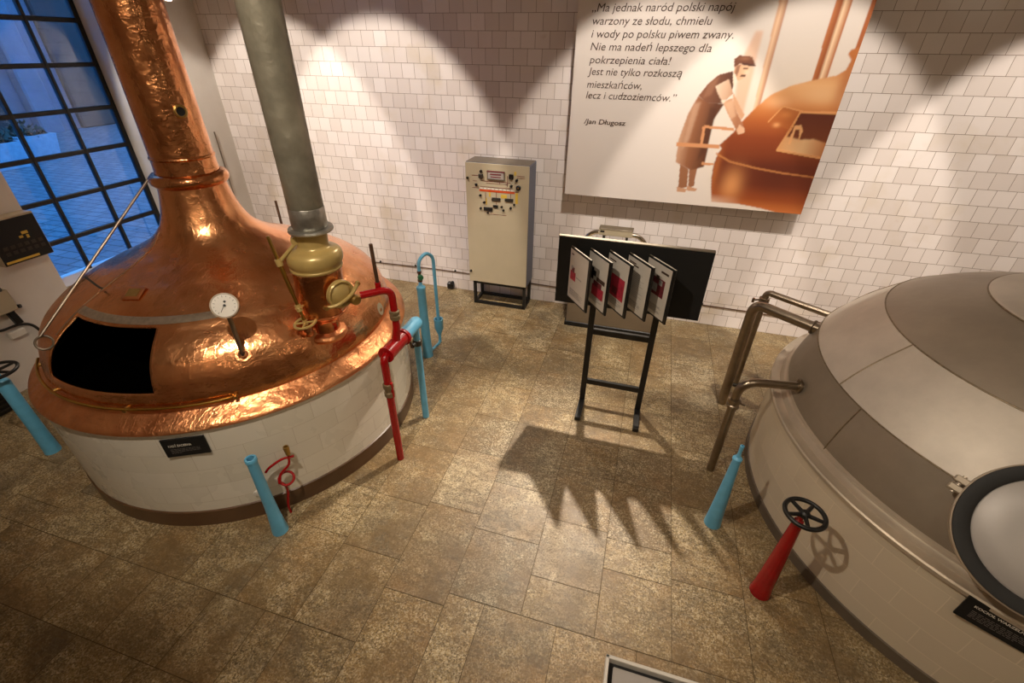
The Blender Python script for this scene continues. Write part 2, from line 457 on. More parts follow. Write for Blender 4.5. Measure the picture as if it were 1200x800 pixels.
while y1 > -9:
    h = .42 if row == 0 else random.uniform(.42, .6); y0 = y1 - h
    xx = [-5.9, -5.3, -4.8, -4.35, -3.9, -3.45, -3.02, -2.6, -2.15, -1.79, -1.58, -1.18] if row == 0 else sorted([-5.9] + [-5.9 + .45 * k + random.uniform(-.08, .08) for k in range(1, 10)] + [-1.36, -1.18])
    for a, b in zip(xx, xx[1:]): slabs.append((a, b, y0, y1, random.choice(base)))
    y1 = y0; row += 1
xx = [-1.18, -.78, -.545, -.1, .36, .83]
while xx[-1] < 6.3: xx.append(xx[-1] + .47)
for a, b in zip(xx, xx[1:]):
    y1 = -4.07 if b < -.7 else -3.99
    while y1 > -9:
        y0 = y1 - random.uniform(.5, .9); slabs.append((a, b, y0, y1, random.choice(base))); y1 = y0
vs = []; fs = []; cc = []; mi = []
j = .002
for a, b, y0, y1, c in slabs:
    k = len(vs); vs += [(a + j, y0 + j, 0), (b - j, y0 + j, 0), (b - j, y1 - j, 0), (a + j, y1 - j, 0)]
    fs.append((k, k + 1, k + 2, k + 3)); v = random.uniform(.94, 1.05); cc += [tuple(q * v for q in c[:3]) + (1,)] * 4; mi.append(0)
k = len(vs); vs += [(-5.9, -9.2, -.003), (6.5, -9.2, -.003), (6.5, .1, -.003), (-5.9, .1, -.003)]; fs.append((k, k + 1, k + 2, k + 3)); cc += [(0.1, .08, .05, 1)] * 4; mi.append(1)
me = bpy.data.meshes.new('floor'); me.from_pydata(vs, [], fs); me.materials.append(M['floor']); me.materials.append(M['grout']); me.polygons.foreach_set('material_index', mi)
ca = me.color_attributes.new('slab', 'FLOAT_COLOR', 'POINT'); ca.data.foreach_set('color', np.array(cc, dtype=np.float32).ravel())
o = bpy.data.objects.new('floor', me); COL.objects.link(o); o['kind'] = 'structure'

# ------------------------------------------------------------------ drums with a wrapped coordinate for their tiles
def drum(name, c, r, z0, z1, m, parent, seg=160, r2=None):
    r2 = r2 or r
    n = seg + 1; vs = []; wr = []
    for z, rr in ((z0, r), (z1, r2)):
        for i in range(n):
            a = 2 * pi * i / seg; vs.append((c[0] + rr * cos(a), c[1] + rr * sin(a), z)); wr.append((a * r, z - z0 + .02, 0))
    fs = [(i, i + 1, n + i + 1, n + i) for i in range(seg)]
    off = origin_of(parent)
    me = bpy.data.meshes.new(name); me.from_pydata([(v[0] - off.x, v[1] - off.y, v[2] - off.z) for v in vs], [], fs); me.materials.append(m)
    at = me.attributes.new('wrap', 'FLOAT_VECTOR', 'POINT'); at.data.foreach_set('vector', np.array(wr, dtype=np.float32).ravel())
    me.polygons.foreach_set('use_smooth', [True] * len(fs))
    o = bpy.data.objects.new(name, me); COL.objects.link(o); o.parent = parent; return o

# ------------------------------------------------------------------ copper brewing kettle
KC = Vector((-3.11, -2.80, 0))
kettle = thing('brewing_kettle', 'large polished copper kettle with tall chimney and open dark hatch on white tiled base', 'brewing kettle', KC)
def kp(az, r, z): return KC + Vector((r * cos(rad(az)), r * sin(rad(az)), z))
drum('tiled_base', KC, 1.328, .10, .87, M['drum_tile'], kettle)
MB().lathe([(1.325, .145), (1.338, .138), (1.338, 0)], KC, seg=160).build('skirting', M['skirting'], kettle, 'dark brown tiled skirting')
MB().lathe([(1.31, .862), (1.343, .862), (1.349, .872), (1.345, .882), (1.325, .898), (1.262, .935), (1.236, .952), (1.225, .962), (1.20, .965)], KC, seg=200).build('rim', M['copper_rim'], kettle, 'sloping beaten copper rim')
DP = [(1.224, .955), (1.2235, 1.0), (1.216, 1.04), (1.205, 1.08), (1.19, 1.135), (1.165, 1.19), (1.135, 1.24), (1.09, 1.285), (1.04, 1.325), (.98, 1.362), (.945, 1.387), (.88, 1.425), (.81, 1.458), (.71, 1.503), (.585, 1.553), (.465, 1.61),
      (.375, 1.665), (.312, 1.725), (.272, 1.79), (.243, 1.87), (.224, 1.95), (.212, 2.02), (.206, 2.06)]
def refine(pr, n=3):
    out = []
    P = [Vector((a, b, 0)) for a, b in pr]
    for q in spline(P, n): out.append((q.x, q.y))
    return out
def dome_r(z):
    for (r0, z0), (r1, z1) in zip(DP, DP[1:]):
        if z0 <= z <= z1: return r0 + (r1 - r0) * (z - z0) / (z1 - z0)
    return DP[-1][0]
OA0, OA1, OZ0, OZ1 = -105.0, -67.5, 1.08, 1.387
def cut_dome(inset, name, m, label=None, z_from=0):
    seg = 288; pr = [(r - inset, z) for r, z in refine(DP)]
    iz0 = min(range(len(pr)), key=lambda i: abs(pr[i][1] - OZ0)); iz1 = min(range(len(pr)), key=lambda i: abs(pr[i][1] - OZ1))
    mb = MB(); vs = [kp(-180 + 360 * i / seg, r, z) for r, z in pr for i in range(seg)]
    fs = []
    for jn in range(len(pr) - 1):
        for i in range(seg):
            a = -180 + 360 * (i + .5) / seg
            if iz0 <= jn < iz1 and OA0 < a < OA1: continue
            i2 = (i + 1) % seg; fs.append((jn * seg + i, jn * seg + i2, (jn + 1) * seg + i2, (jn + 1) * seg + i))
    mb.add(vs, fs); return mb.build(name, m, kettle, label, smooth=60)
dome = cut_dome(0, 'dome', M['copper'])
sol = dome.modifiers.new('thickness', 'SOLIDIFY'); sol.thickness = .012; sol.offset = -1
cut_dome(.016, 'inner_shell', M['inner_shade'], 'inside of the dome, coloured black for shade')  # added shell that keeps the hatch opening in painted shade
MB().lathe([(1.2, .93), (.001, .90)], KC, seg=64).build('inner_floor', M['inner_shade'], kettle, 'inside floor of the kettle, coloured black for shade')
# solder seam over the hatch and rail under it
MB().lathe([(dome_r(z) + e, z) for z, e in ((1.398, .001), (1.401, .006), (1.412, .008), (1.423, .006), (1.427, .001))], KC, seg=60, a0=-106, a1=-47).build('solder_seam', M['solder'], kettle, 'grey solder seam above the hatch')
pts = [kp(-47.5, 1.215, .985)] + [kp(a, 1.25, .985 + .012 * (1 if a > -60 else 1)) for a in np.linspace(-49, -128, 60)]
rail = MB().tube(pts, .0095, 10); rail.add(*[[], []])
rail = rail.build('hatch_rail', M['bright_brass'], kettle, 'thin brass rail along the foot of the dome')
for a in (-47.5, -76, -104, -124): MB().cyl(kp(a, 1.205, .99), kp(a, 1.258, .99), .013, seg=12).build('rail_clip', M['brass'], rail)
# chimney
MB().lathe(refine([(.2, 2.05), (.196, 2.12), (.192, 2.2), (.186, 2.6), (.182, 3.1), (.18, 5.38)], 3), KC, seg=96).build('chimney', M['copper_neck'], kettle)
MB().torus(kp(0, 0, 2.205), .186, .013, seg=96).build('chimney_bead', M['copper_neck'], kettle)
MB().lathe([(.20, 2.02), (.222, 2.022), (.24, 2.04), (.246, 2.06), (.24, 2.085), (.224, 2.1), (.2, 2.105)], KC, seg=96).build('chimney_collar', M['copper_neck'], kettle, 'bulging copper collar round the chimney foot')
n = Vector((cos(rad(-18)), sin(rad(-18)), 0)); q = KC + n * .183 + Vector((0, 0, 2.49))
pe = MB().lathe([(.038, 0), (.041, .016), (.034, .022), (.027, .02), (.026, .012)], q, n, 28).build('spyhole', M['brass'], kettle, 'small round brass spyhole'); MB().lathe([(.001, .014), (.027, .013)], q, n, 24).build('spyhole_glass', M['black'], pe)
# makers' plate
c = kp(-85.6, .722, 1.502); n = Vector((cos(rad(-85.6)) * .42, sin(rad(-85.6)) * .42, .9)).normalized(); R = frame_rot(n) @ Matrix.Rotation(rad(8), 3, 'Z')
pl = MB().box(c + n * .003, (.125, .105, .008), R, .002).build('makers_plate', M['copper_rim'], kettle, 'small square plate riveted to the dome')
MB().box(c + n * .008, (.082, .062, .004), R, .001).build('plate_centre', M['brass'], pl)
# oval patch on the far side of the dome
a = 13.4; n = Vector((cos(rad(a)), sin(rad(a)), .25)).normalized()
MB().lathe([(.001, .004), (.05, .004), (.055, 0), (.055, -.01)], kp(a, 1.205, 1.05) + n * .004, n, 24).build('round_patch', M['cream'], kettle, 'pale round patch on the side of the dome')
# door ring, lifting rod and cable
ring_c = kp(-106.3, 1.125, 1.285); nr = Vector((cos(rad(-108)), sin(rad(-108)), .6)).normalized()
lift = MB().tube([ring_c + nr * .022 + Vector((.0, .0, .035)), kp(-158, .238, 2.09)], .0085, 10).build('lifting_rod', M['rod_steel'], kettle, 'long thin steel rod from hatch ring to chimney collar')
MB().torus(ring_c + nr * .022 + Vector((0, 0, -.012)), .042, .007, (.72, -.50, .48), 32, 8).build('rod_ring', M['rod_steel'], lift)
p0 = ring_c + Vector((0, 0, .035)); p1 = kp(-158, .238, 2.09); jn = p0 + (p1 - p0) * .34
br1 = kp(-107.5, dome_r(1.49) + .008, 1.49)
MB().tube(spline([jn, jn.lerp(br1, .7) + Vector((0, 0, -.012)), br1], 6), .007, 8).build('rod_bracket', M['iron'], lift, 'bent iron bracket holding the rod off the dome')
pts = [kp(az, dome_r(z) + .005, z) for az, z in ((-107.0, 1.30), (-107.0, 1.39), (-107.5, 1.49), (-108.5, 1.58), (-110, 1.66), (-113, 1.74))]
MB().tube(spline(pts, 6), .0038, 6).build('guide_wire', M['rod_steel'], kettle, 'thin wire following the dome up from the hatch')
# thermometer
gt = Vector((-2.245, -3.585, 1.575)); gf = kp(-42.3, 1.14, 1.215); gn = Vector((.60, -.62, .50)).normalized()
th = MB().lathe([(.001, .018), (.066, .018), (.0665, .022), (.073, .022), (.0745, .015), (.0745, -.02), (.068, -.045), (.001, -.047)], gt, gn, 48).build('thermometer', M['rod_steel'], kettle, 'round dial thermometer on a stem')
MB().lathe([(.001, .0195), (.0655, .0192)], gt, gn, 48).build('dial_face', M['white'], th)
R = frame_rot(gn); mb = MB()
mb.box(gt + gn * .022 + R @ Vector((-.012, -.014, 0)), (.0025, .052, .001), R @ Matrix.Rotation(rad(-32), 3, 'Z'))
mb.lathe([(.001, .025), (.007, .025), (.007, .02)], gt, gn, 16)
for k in range(13):
    a = rad(-135 + 22.5 * k + 90); mb.box(gt + gn * .0212 + R @ Vector((.053 * cos(a), .053 * sin(a), 0)), (.010 if k % 3 == 0 else .006, .0022, .0008), R @ Matrix.Rotation(a, 3, 'Z'))
mb.box(gt + gn * .022 + R @ Vector((.006, .022, 0)), (.012, .012, .001), R @ Matrix.Rotation(rad(45), 3, 'Z'))
mb.build('dial_markings', M['black'], th)
MB().cyl(gf, gt + Vector((0, 0, -.065)), .0135, seg=20).build('stem', M['rod_steel'], th)
gdir = (gf - kp(-42.3, .9, 1.0)).normalized()
MB().lathe([(.052, -.012), (.052, .006), (.046, .012), (.03, .014), (.026, .03), (.016, .034)], gf, gdir, 32).build('stem_flange', M['copper_rim'], th)
mb = MB(); mb.torus(kp(-50.9, 1.334, .22), .02, .006, (cos(rad(-50.9)), sin(rad(-50.9)), 0), 24, 8); mb.lathe([(.001, .012), (.015, .01), (.017, 0), (.017, -.01)], kp(-50.9, 1.33, .22), (cos(rad(-50.9)), sin(rad(-50.9)), 0), 20)
mb.build('drain_plug', M['white'], kettle, 'small white drain plug low on the tiled base')

# ------------------------------------------------------------------ text helper
def text_into(mb, body, place, size, width=None, shear=0.0, bold=0.0):
    """place(x, y) -> world point for flat text coordinates; extruding none"""
    cu = bpy.data.curves.new('lettering', 'FONT'); cu.body = body; cu.size = size; cu.shear = shear; cu.resolution_u = 3; cu.offset = bold
    ob = bpy.data.objects.new('lettering', cu); COL.objects.link(ob)
    dg = bpy.context.evaluated_depsgraph_get(); me = bpy.data.meshes.new_from_object(ob.evaluated_get(dg))
    xs = [v.co.x for v in me.vertices]
    k = 1.0
    if width and xs: k = width / (max(xs) - min(xs))
    x0 = min(xs) if xs else 0
    mb.add([place((v.co.x - x0) * k, v.co.y) for v in me.vertices], [list(p.vertices) for p in me.polygons])
    bpy.data.objects.remove(ob); bpy.data.curves.remove(cu); bpy.data.meshes.remove(me)

def wrap_place(C, r, az0, z0):
    return lambda x, y: Vector((C.x + r * cos(rad(az0) + x / r), C.y + r * sin(rad(az0) + x / r), z0 + y))

def curved_sign(name, C, r, a0, a1, z0, z1, label, title, tx, ty, tsize, twidth, lines):
    root = thing(name, label, 'sign', Vector((C.x + r * cos(rad((a0 + a1) / 2)), C.y + r * sin(rad((a0 + a1) / 2)), z0)))
    # a flat panel screwed on a curved wall: chord plane
    am = rad((a0 + a1) / 2); n = Vector((cos(am), sin(am), 0)); tx_ = Vector((-sin(am), cos(am), 0)); w = 2 * r * math.sin(rad(a1 - a0) / 2)
    c = C + n * (r + .004) + Vector((0, 0, (z0 + z1) / 2)); R = Matrix((tx_, Vector((0, 0, 1)), n)).transposed()
    MB().box(c, (w, z1 - z0, .012), R, .002).build('panel', M['black_matte'], root)
    f = lambda x, y: c + n * .0066 + tx_ * (x - w / 2) + Vector((0, 0, y + (z1 - z0) / 2))
    mb = MB(); text_into(mb, title, lambda x, y: f(x + tx, y - ty), tsize, twidth, 0, .0006); mb.build('title', M['letter'], root, smooth=0)
    mb = MB()
    for (lx, ly, lw) in lines:
        q = lx
        while q < lx + lw:
            d = random.uniform(.008, .022); d = min(d, lx + lw - q)
            mb.box(f(q + d / 2, -ly), (d, .0042, .0004), R); q += d + .004
    mb.build('small_print', M['letter_dim'], root, smooth=0)
    return root
curved_sign('info_sign', KC, 1.331, -67.6, -57.0, .682, .826, 'small black sign with white title on the white base of the copper kettle', 'KADŹ ZACIERNA', .034, .062, .024, .128,
            [(.036, .082 + .0105 * k, .165 if k < 3 else .06) for k in range(4)])

# ------------------------------------------------------------------ vapour valve with zinc vent duct
V = Vector((-1.97, -3.06, 0))
rgt = Vector((.76, .65, 0)); twd = Vector((.65, -.76, 0))
def lean(h): k = max(0, min(1, (1.9 - h) / .75)); return (-.038 * k, -.032 * k, 0)
duct = MB().lathe([(.101, 1.905), (.101, 2.03), (.103, 2.035), (.1035, 2.3), (.106, 3.0), (.108, 5.38)], V, seg=64).build('vent_duct', M['zinc'])
tag(duct, 'dull grey round vent duct rising from the brass valve beside the chimney', 'vent duct')
MB().lathe([(.1035, 1.91), (.1055, 1.915), (.1055, 2.028), (.1035, 2.032)], V, seg=64).build('duct_cuff', M['zinc_cuff'], duct, 'brighter crumpled metal cuff')
MB().lathe([(.09, 1.884), (.132, 1.884), (.136, 1.892), (.132, 1.904), (.09, 1.906)], V, seg=64).build('duct_flange', M['zinc_cuff'], duct)
valve = thing('vapour_valve', 'copper pot shaped valve with brass bell top and sight glass standing on the kettle dome', 'valve', V + Vector((0, 0, 1.15)))
L = lambda pr: refine(pr, 3)
MB().lathe(L([(.10, 1.12), (.092, 1.20), (.092, 1.26), (.105, 1.285), (.135, 1.305), (.15, 1.335), (.153, 1.36), (.153, 1.62), (.15, 1.648)]), V, seg=64, lean=lean).build('pot', M['copper_pot'], valve)
MB().torus(V + Vector((-.026, -.022, 1.335)), .151, .006, seg=64, k=8).build('pot_seam', M['copper_pot'], valve)
MB().lathe([(.13, 1.13), (.14, 1.155), (.13, 1.175), (.094, 1.19)], V, seg=48, lean=lean).build('foot_flange', M['copper_rim'], valve)
MB().lathe(L([(.153, 1.635), (.160, 1.64), (.163, 1.652), (.158, 1.662), (.168, 1.685), (.172, 1.712), (.165, 1.745), (.14, 1.768), (.108, 1.778), (.096, 1.79), (.093, 1.81), (.093, 1.883)]), V, seg=64, lean=lean).build('bell', M['bell_brass'], valve, 'olive brass bell shaped cover')
# sight glass
n = (rgt * .45 + twd * .893).normalized(); sc = V + Vector((-.02, -.017, 1.50)) + rgt * .03
sg = MB().lathe([(.055, .10), (.055, .155), (.068, .16), (.088, .162), (.094, .170), (.094, .197), (.088, .204), (.081, .202), (.076, .192), (.072, .192), (.05, .212), (.025, .22), (.001, .222)], sc, n, 48).build('sight_glass', M['bell_brass'], valve, 'round brass sight glass cover')
cb = sc + n * .222; T = Vector((0, 0, 1)).cross(n).normalized(); UZ = Vector((0, 0, 1))
MB().tube(spline([sc + n * .19 - T * .118 - UZ * .052, cb - T * .05 - UZ * .045, cb + T * .04 - UZ * .018, cb - n * .01 + T * .10 + UZ * .02, sc + n * .19 + T * .135 + UZ * .04], 5), .012, 10).build('clamp_bar', M['bell_brass'], sg)
q = cb + T * .07 - UZ * .055
MB().lathe([(.001, .03), (.024, .03), (.034, .022), (.036, 0), (.03, -.02), (.026, -.05), (.001, -.05)], q, n, 24).build('clamp_screw', M['brass'], sg)
for sg_ in (-1, 1): MB().lathe([(.001, .012), (.012, .012), (.014, 0), (.012, -.02)], sc + n * .2 + T * (.125 * sg_) + UZ * (-.05 if sg_ < 0 else .032), n, 14).build('clamp_bolt', M['brass'], sg)
# spindle with hand wheel at the left of the pot
sh = kp(-23.5, dome_r(1.262) + .09, 1.275); s0 = Vector((-2.128, -3.205, 1.30)); s1 = Vector((-2.225, -3.13, 1.79))
s1 = V - rgt * .235 + twd * .03 + Vector((0, 0, 1.80)); s0 = V - rgt * .165 + twd * .13 + Vector((0, 0, 1.335))
dv = (s1 - s0).normalized(); sp = MB().cyl(s0, s1 + dv * .085, .011, seg=14)
sp.cyl(s0 + dv * .2, s0 + dv * .38, .0135, seg=14)
sp = sp.build('spindle', M['bright_brass'], valve, 'slim brass spindle with hand wheel')
mb = MB(); wa = (dv + twd * .25).normalized(); wc = s0 + dv * -.01
mb.torus(wc, .068, .009, wa, 36, 8); R = frame_rot(wa, (1, 0, 0))
for k in range(4):
    a = pi / 2 * k + .4; mb.tube([wc, wc + R @ Vector((.068 * cos(a), .068 * sin(a), 0))], .007, 8)
mb.cyl(wc - wa * .02, wc + wa * .02, .014, seg=14); mb.build('hand_wheel', M['bell_brass'], sp)
q = s0 + dv * .095; mb = MB(); mb.cyl(q - dv * .022, q + dv * .022, .02, seg=16); mb.tube([q, q.lerp(V + Vector((-.02, -.02, 1.43)), .72)], .0085, 8); mb.torus(q, .02, .005, dv, 20, 6); mb.build('lower_guide', M['bell_brass'], sp)
q = s0 + dv * .40; mb = MB(); mb.cyl(q - dv * .022, q + dv * .022, .02, seg=16); e = V - rgt * .085 + Vector((0, 0, 1.835)); mb.tube([q, q.lerp(e, .6), e], .012, 8)
mb.cyl(e - rgt * .02 + twd * .025, e - rgt * .02 - twd * .025, .026, seg=16); mb.build('upper_guide', M['bell_brass'], sp)
b0 = s0 - dv * .035; bt = kp(-24, dome_r(1.2), 1.2) + Vector((-.02, .02, 0))
mb = MB(); mb.tube(spline([b0, b0 + Vector((.012, -.005, -.05)), bt + Vector((.02, 0, .03)), bt], 5), .026, 14); mb.cyl(b0 + Vector((0, 0, .01)), b0 - Vector((0, 0, .035)), .03, seg=16); mb.build('spindle_valve', M['copper_pot'], sp)

# ------------------------------------------------------------------ red feed pipe with blue return
RP = Vector((-1.595, -3.075, 0)); RU = Vector((-1.575, -2.885, 0)); BP = Vector((-1.615, -2.55, 0))
red = thing('red_pipe', 'glossy red pipework from the sight glass down to the floor beside the copper kettle', 'pipe', RP)
pts = bend([RP, RP + Vector((0, 0, 1.0)), Vector((-1.60, -2.97, 1.0))], .07)
MB().tube(pts, .029, 18).build('standpipe', M['red'], red)
mb = MB(); mb.lathe([(.03, .66), (.038, .665), (.038, .70), (.033, .705), (.033, .735), (.04, .74), (.04, .775), (.03, .78)], RP, seg=10)
mb.build('union_nut', M['bronze'], red, 'dull brass union nut on the red pipe')
MB().cyl(RP + Vector((.03, -.005, .66)), RP + Vector((.03, -.005, .79)), .012, seg=12).build('side_stem', M['red'], red)
CX = Vector((-1.598, 0, 1.0))
mb = MB(); mb.cyl((-1.598, -3.03, 1.0), (-1.598, -2.765, 1.0), .056, seg=32); mb.lathe([(.001, 0), (.06, 0), (.062, .01), (.058, .02)], (-1.598, -3.04, 1.0), (0, 1, 0), 32); mb.lathe([(.056, 0), (.066, .002), (.066, .028), (.056, .03)], (-1.598, -2.795, 1.0), (0, 1, 0), 32)
mb.build('mixing_cylinder', M['red'], red, 'fat red cylinder lying across the pipe top')
va = V + rgt * .205 + twd * .135
pts = bend([Vector((va.x, va.y, 1.452)), Vector((RU.x, RU.y, 1.455)), Vector((RU.x, RU.y, 1.26))], .07)
MB().tube(pts, .0255, 16).build('feed_arm', M['red'], red)
mb = MB(); mb.lathe([(.026, 1.215), (.036, 1.22), (.036, 1.25), (.031, 1.253), (.031, 1.262), (.037, 1.265), (.037, 1.285), (.026, 1.29)], RU, seg=10); mb.build('upper_union', M['bronze'], red, 'brass union nut')
MB().tube([RU + Vector((0, 0, 1.225)), RU + Vector((0, 0, 1.15)), RU + Vector((-.018, -.01, 1.03))], .026, 16, radii=[.024, .027, .032]).build('drop_pipe', M['red'], red)
MB().tube([RU + Vector((-.075, -.035, 1.455)), RU + Vector((-.075, -.035, 1.51))], .02, 14).build('tee', M['red'], red)
MB().tube([RU + Vector((-.075, -.035, 1.50)), RU + Vector((-.078, -.038, 1.78))], .0125, 12).build('cut_rod', M['rust'], red, 'upright brown cut off rod')
blue = thing('blue_pipe', 'light blue pipe joined to the red cylinder and dropping to the floor', 'pipe', BP)
mb = MB(); mb.cyl((-1.598, -2.763, 1.0), (-1.60, -2.58, 1.0), .054, seg=32); mb.lathe([(.054, 0), (.055, .02), (.045, .045), (.02, .055), (.001, .056)], (-1.60, -2.58, 1.0), (0, 1, 0), 32)
mb.build('return_cylinder', M['blue'], blue)
MB().tube(bend([Vector((-1.60, -2.64, 1.0)), Vector((BP.x, BP.y - .01, .99)), BP + Vector((0, 0, .85)), BP], .05), .029, 18).build('downpipe', M['blue'], blue)
mb = MB(); mb.lathe([(.03, .78), (.037, .785), (.037, .83), (.03, .835)], BP, seg=12); mb.cyl(BP + Vector((0, 0, .81)), BP + Vector((-.01, -.07, .81)), .02, seg=14)
tp = mb.build('stop_tap', M['iron'], blue, 'dull metal stop tap')
MB().tube([BP + Vector((-.012, -.075, .80)), BP + Vector((-.02, -.085, .90)), BP + Vector((-.02, -.085, .96))], .009, 10).build('tap_lever', M['rust'], tp)

# blue gooseneck by the back wall
B2 = Vector((-2.02, -1.64, 0)); B3 = Vector((-1.965, -1.425, 0))
gn_ = thing('gooseneck_pipe', 'light blue gooseneck drain pipe with funnel cup standing near the back wall', 'pipe', B2)
MB().lathe([(.057, 0), (.056, .03), (.05, .15), (.046, .35), (.043, .8), (.046, .805), (.046, .83), (.03, .842), (.018, .86), (.016, .90)], B2, seg=28).build('post', M['blue'], gn_)
mb = MB(); mb.lathe([(.018, .885), (.024, .89), (.024, .91), (.016, .915), (.016, .975), (.022, .98), (.022, 1.0), (.016, 1.005)], B2, seg=12)
vv = mb.build('gland', M['rust'], gn_, 'rusty valve gland')
MB().lathe([(.001, .05), (.02, .05), (.028, .042), (.028, .02), (.014, .016), (.012, 0)], B2 + Vector((0, 0, .945)), twd, 20).build('valve_knob', M['green'], vv)
MB().tube(bend([B2 + Vector((0, 0, .995)), B2 + Vector((0, 0, 1.10)), B2.lerp(B3, .5) + Vector((0, 0, 1.155)), B3 + Vector((0, 0, 1.08)), B3 + Vector((0, 0, .34))], .11, 10), .0175, 14).build('gooseneck', M['blue'], gn_)
MB().lathe([(.04, .352), (.05, .355), (.053, .345), (.05, .335), (.048, .235), (.036, .205), (.02, .16), (.0155, .14), (.0155, .06)], B3, seg=28).build('funnel_cup', M['blue'], gn_)
MB().tube(bend([B3 + Vector((0, 0, .15)), B3 + Vector((0, 0, .05)), B3.lerp(B2, .8) + Vector((0, 0, .03))], .05), .0155, 12).build('drain_bend', M['blue'], gn_)

# short open blue post in front of the kettle
P4 = Vector((-2.08, -3.918, 0))
bpost = MB().lathe([(.054, 0), (.053, .02), (.046, .09), (.040, .18), (.036, .3), (.033, .5), (.031, .68), (.036, .685), (.036, .705), (.033, .71), (.022, .71), (.02, .66), (.02, .6), (.001, .59)], P4, seg=36, ).build('blue_post', M['blue'], location=None)
tag(bpost, 'short light blue open topped post on the floor in front of the copper kettle', 'post')
P5 = Vector((-2.105, -3.775, 0)); d = Vector((.055, .07, 0))
sy = thing('red_siphon_pipe', 'thin red looped siphon pipe with brass tap behind the short blue post', 'pipe', P5)
ax = P5 + d * .3; lc = ax + d * .25 + Vector((0, 0, .335)); pts = [P5, P5 + Vector((0, 0, .08)), ax + Vector((0, 0, .20)), ax + Vector((.0, .0, .27))]
ld = rgt; lu = (Vector((0, 0, 1)) * .55 + twd * -.6).normalized()
for k in range(0, 15):
    a = rad(200 + 360 * k / 14); pts.append(lc + ld * (.047 * cos(a)) + lu * (.047 * sin(a)) + twd * (.012 * k / 14))
pts += [ax + d * .3 + Vector((-.02, -.02, .385)), ax + d * .7 + Vector((0, 0, .44)), ax + d * .9 + Vector((0, 0, .53))]
MB().tube(spline(pts, 4), .0085, 10).build('looped_tube', M['red'], sy)
tp = ax + d * .9 + Vector((0, 0, .50))
mb = MB(); mb.tube(spline([tp + rgt * .03, tp, tp - rgt * .05 + Vector((0, 0, .0)), tp - rgt * .13 + Vector((0, 0, -.04)), tp - rgt * .165 + Vector((0, 0, -.075))], 6), .0085, 10); mb.build('side_arm', M['red'], sy)
mb = MB(); mb.cyl(tp + Vector((0, 0, .03)), tp + Vector((0, 0, .055)), .016, seg=12); mb.lathe([(.011, .05), (.017, .055), (.02, .085), (.018, .1), (.012, .1), (.009, .08), (.001, .078)], tp, seg=16)
mb.build('tap_end', M['brass'], sy, 'brass tap at the top')

# blue post with black hand wheel at the far left
P6 = Vector((-4.385, -3.835, 0))
lp = thing('blue_wheel_post', 'dark lit blue valve post with black hand wheel left of the copper kettle', 'valve', P6)
MB().lathe([(.056, 0), (.054, .03), (.05, .12), (.046, .3), (.043, .72), (.035, .735), (.02, .745), (.018, .79)], P6, seg=30).build('post', M['blue'], lp)
def wheel(mb, c, R_, r, spokes=5, hub=.022, ph=.3, cone=0.0):
    mb.torus(c, R_, r, (0, 0, 1), 48, 10)
    for k in range(spokes):
        a = 2 * pi * k / spokes + ph; e = c + Vector((R_ * cos(a), R_ * sin(a), 0))
        mb.tube([c + Vector((0, 0, -cone)), e], r * .8, 8, radii=[r * 1.05, r * .75])
    mb.lathe([(.001, .018), (hub * .6, .018), (hub, .008), (hub, -.02), (.001, -.022)], c, seg=16)
mb = MB(); wheel(mb, P6 + Vector((-.015, 0, .805)), .13, .012); mb.build('hand_wheel', M['black'], lp)

# pipes and posts round the right tank ------------------------------------------------
P7 = Vector((.832, -2.983, 0))
bn = MB().lathe([(.057, 0), (.056, .015), (.05, .1), (.038, .35), (.027, .60), (.025, .64), (.03, .645), (.03, .66), (.024, .668), (.014, .675), (.0105, .72), (.0125, .735), (.0135, .768), (.008, .77), (.007, .74), (.001, .735)], P7, seg=32).build('blue_nozzle_post', M['blue'])
tag(bn, 'tapered light blue post with narrow nozzle tip in front of the grey tank', 'post')
P8 = Vector((1.084, -3.42, 0))
rc = thing('red_wheel_post', 'tapered red valve post with black five spoked hand wheel beside the grey tank', 'valve', P8)
MB().lathe([(.062, 0), (.063, .008), (.058, .03), (.053, .1), (.042, .35), (.027, .68), (.024, .705), (.016, .712), (.014, .75)], P8, seg=36).build('post', M['red'], rc)
mb = MB(); wheel(mb, P8 + Vector((.01, 0, .765)), .098, .0125, 5, .024, .9, .006); mb.build('hand_wheel', M['black'], rc)

# ------------------------------------------------------------------ grey metal tank
TC = Vector((2.70, -2.40, 0))
tank_ = thing('brewing_tank', 'large domed grey aluminium tank with round hatch on a beige tiled base', 'brewing tank', TC)
def tp_(az, r, z): return TC + Vector((r * cos(rad(az)), r * sin(rad(az)), z))
drum('tiled_base', TC, 1.558, 0.06, .725, M['drum_tile_beige'], tank_)
MB().lathe([(1.545, .085), (1.568, .075), (1.572, .0)], TC, seg=160).build('skirting', M['skirting_grey'], tank_, 'dark grey stone skirting')
MB().lathe([(1.55, .705), (1.572, .705), (1.582, .715), (1.582, .735), (1.574, .743), (1.55, .738), (1.52, .745), (1.512, .772), (1.503, .785), (1.488, .79), (1.48, .81)], TC, seg=200).build('rim', M['tank_rim'], tank_, 'stepped metal rim')
LOW = [(1.482, .79), (1.478, .83), (1.46, .90), (1.43, 1.0), (1.385, 1.12)]
MIDB = [(1.385, 1.12), (1.33, 1.20), (1.26, 1.285), (1.18, 1.365), (1.098, 1.44)]
TOPB = [(1.098, 1.44), (1.03, 1.487), (.93, 1.542), (.8, 1.598), (.66, 1.645)]
CAPB = [(.66, 1.648), (.64, 1.66), (.5, 1.69), (.3, 1.715), (.001, 1.725)]
MB().lathe(refine(LOW), TC, seg=192).build('lower_band', M['tank_shaded'], tank_)
MB().lathe(refine(MIDB), TC, seg=192).build('middle_band', M['tank'], tank_, 'middle band of sheet metal, lightened for its tilt to the light')
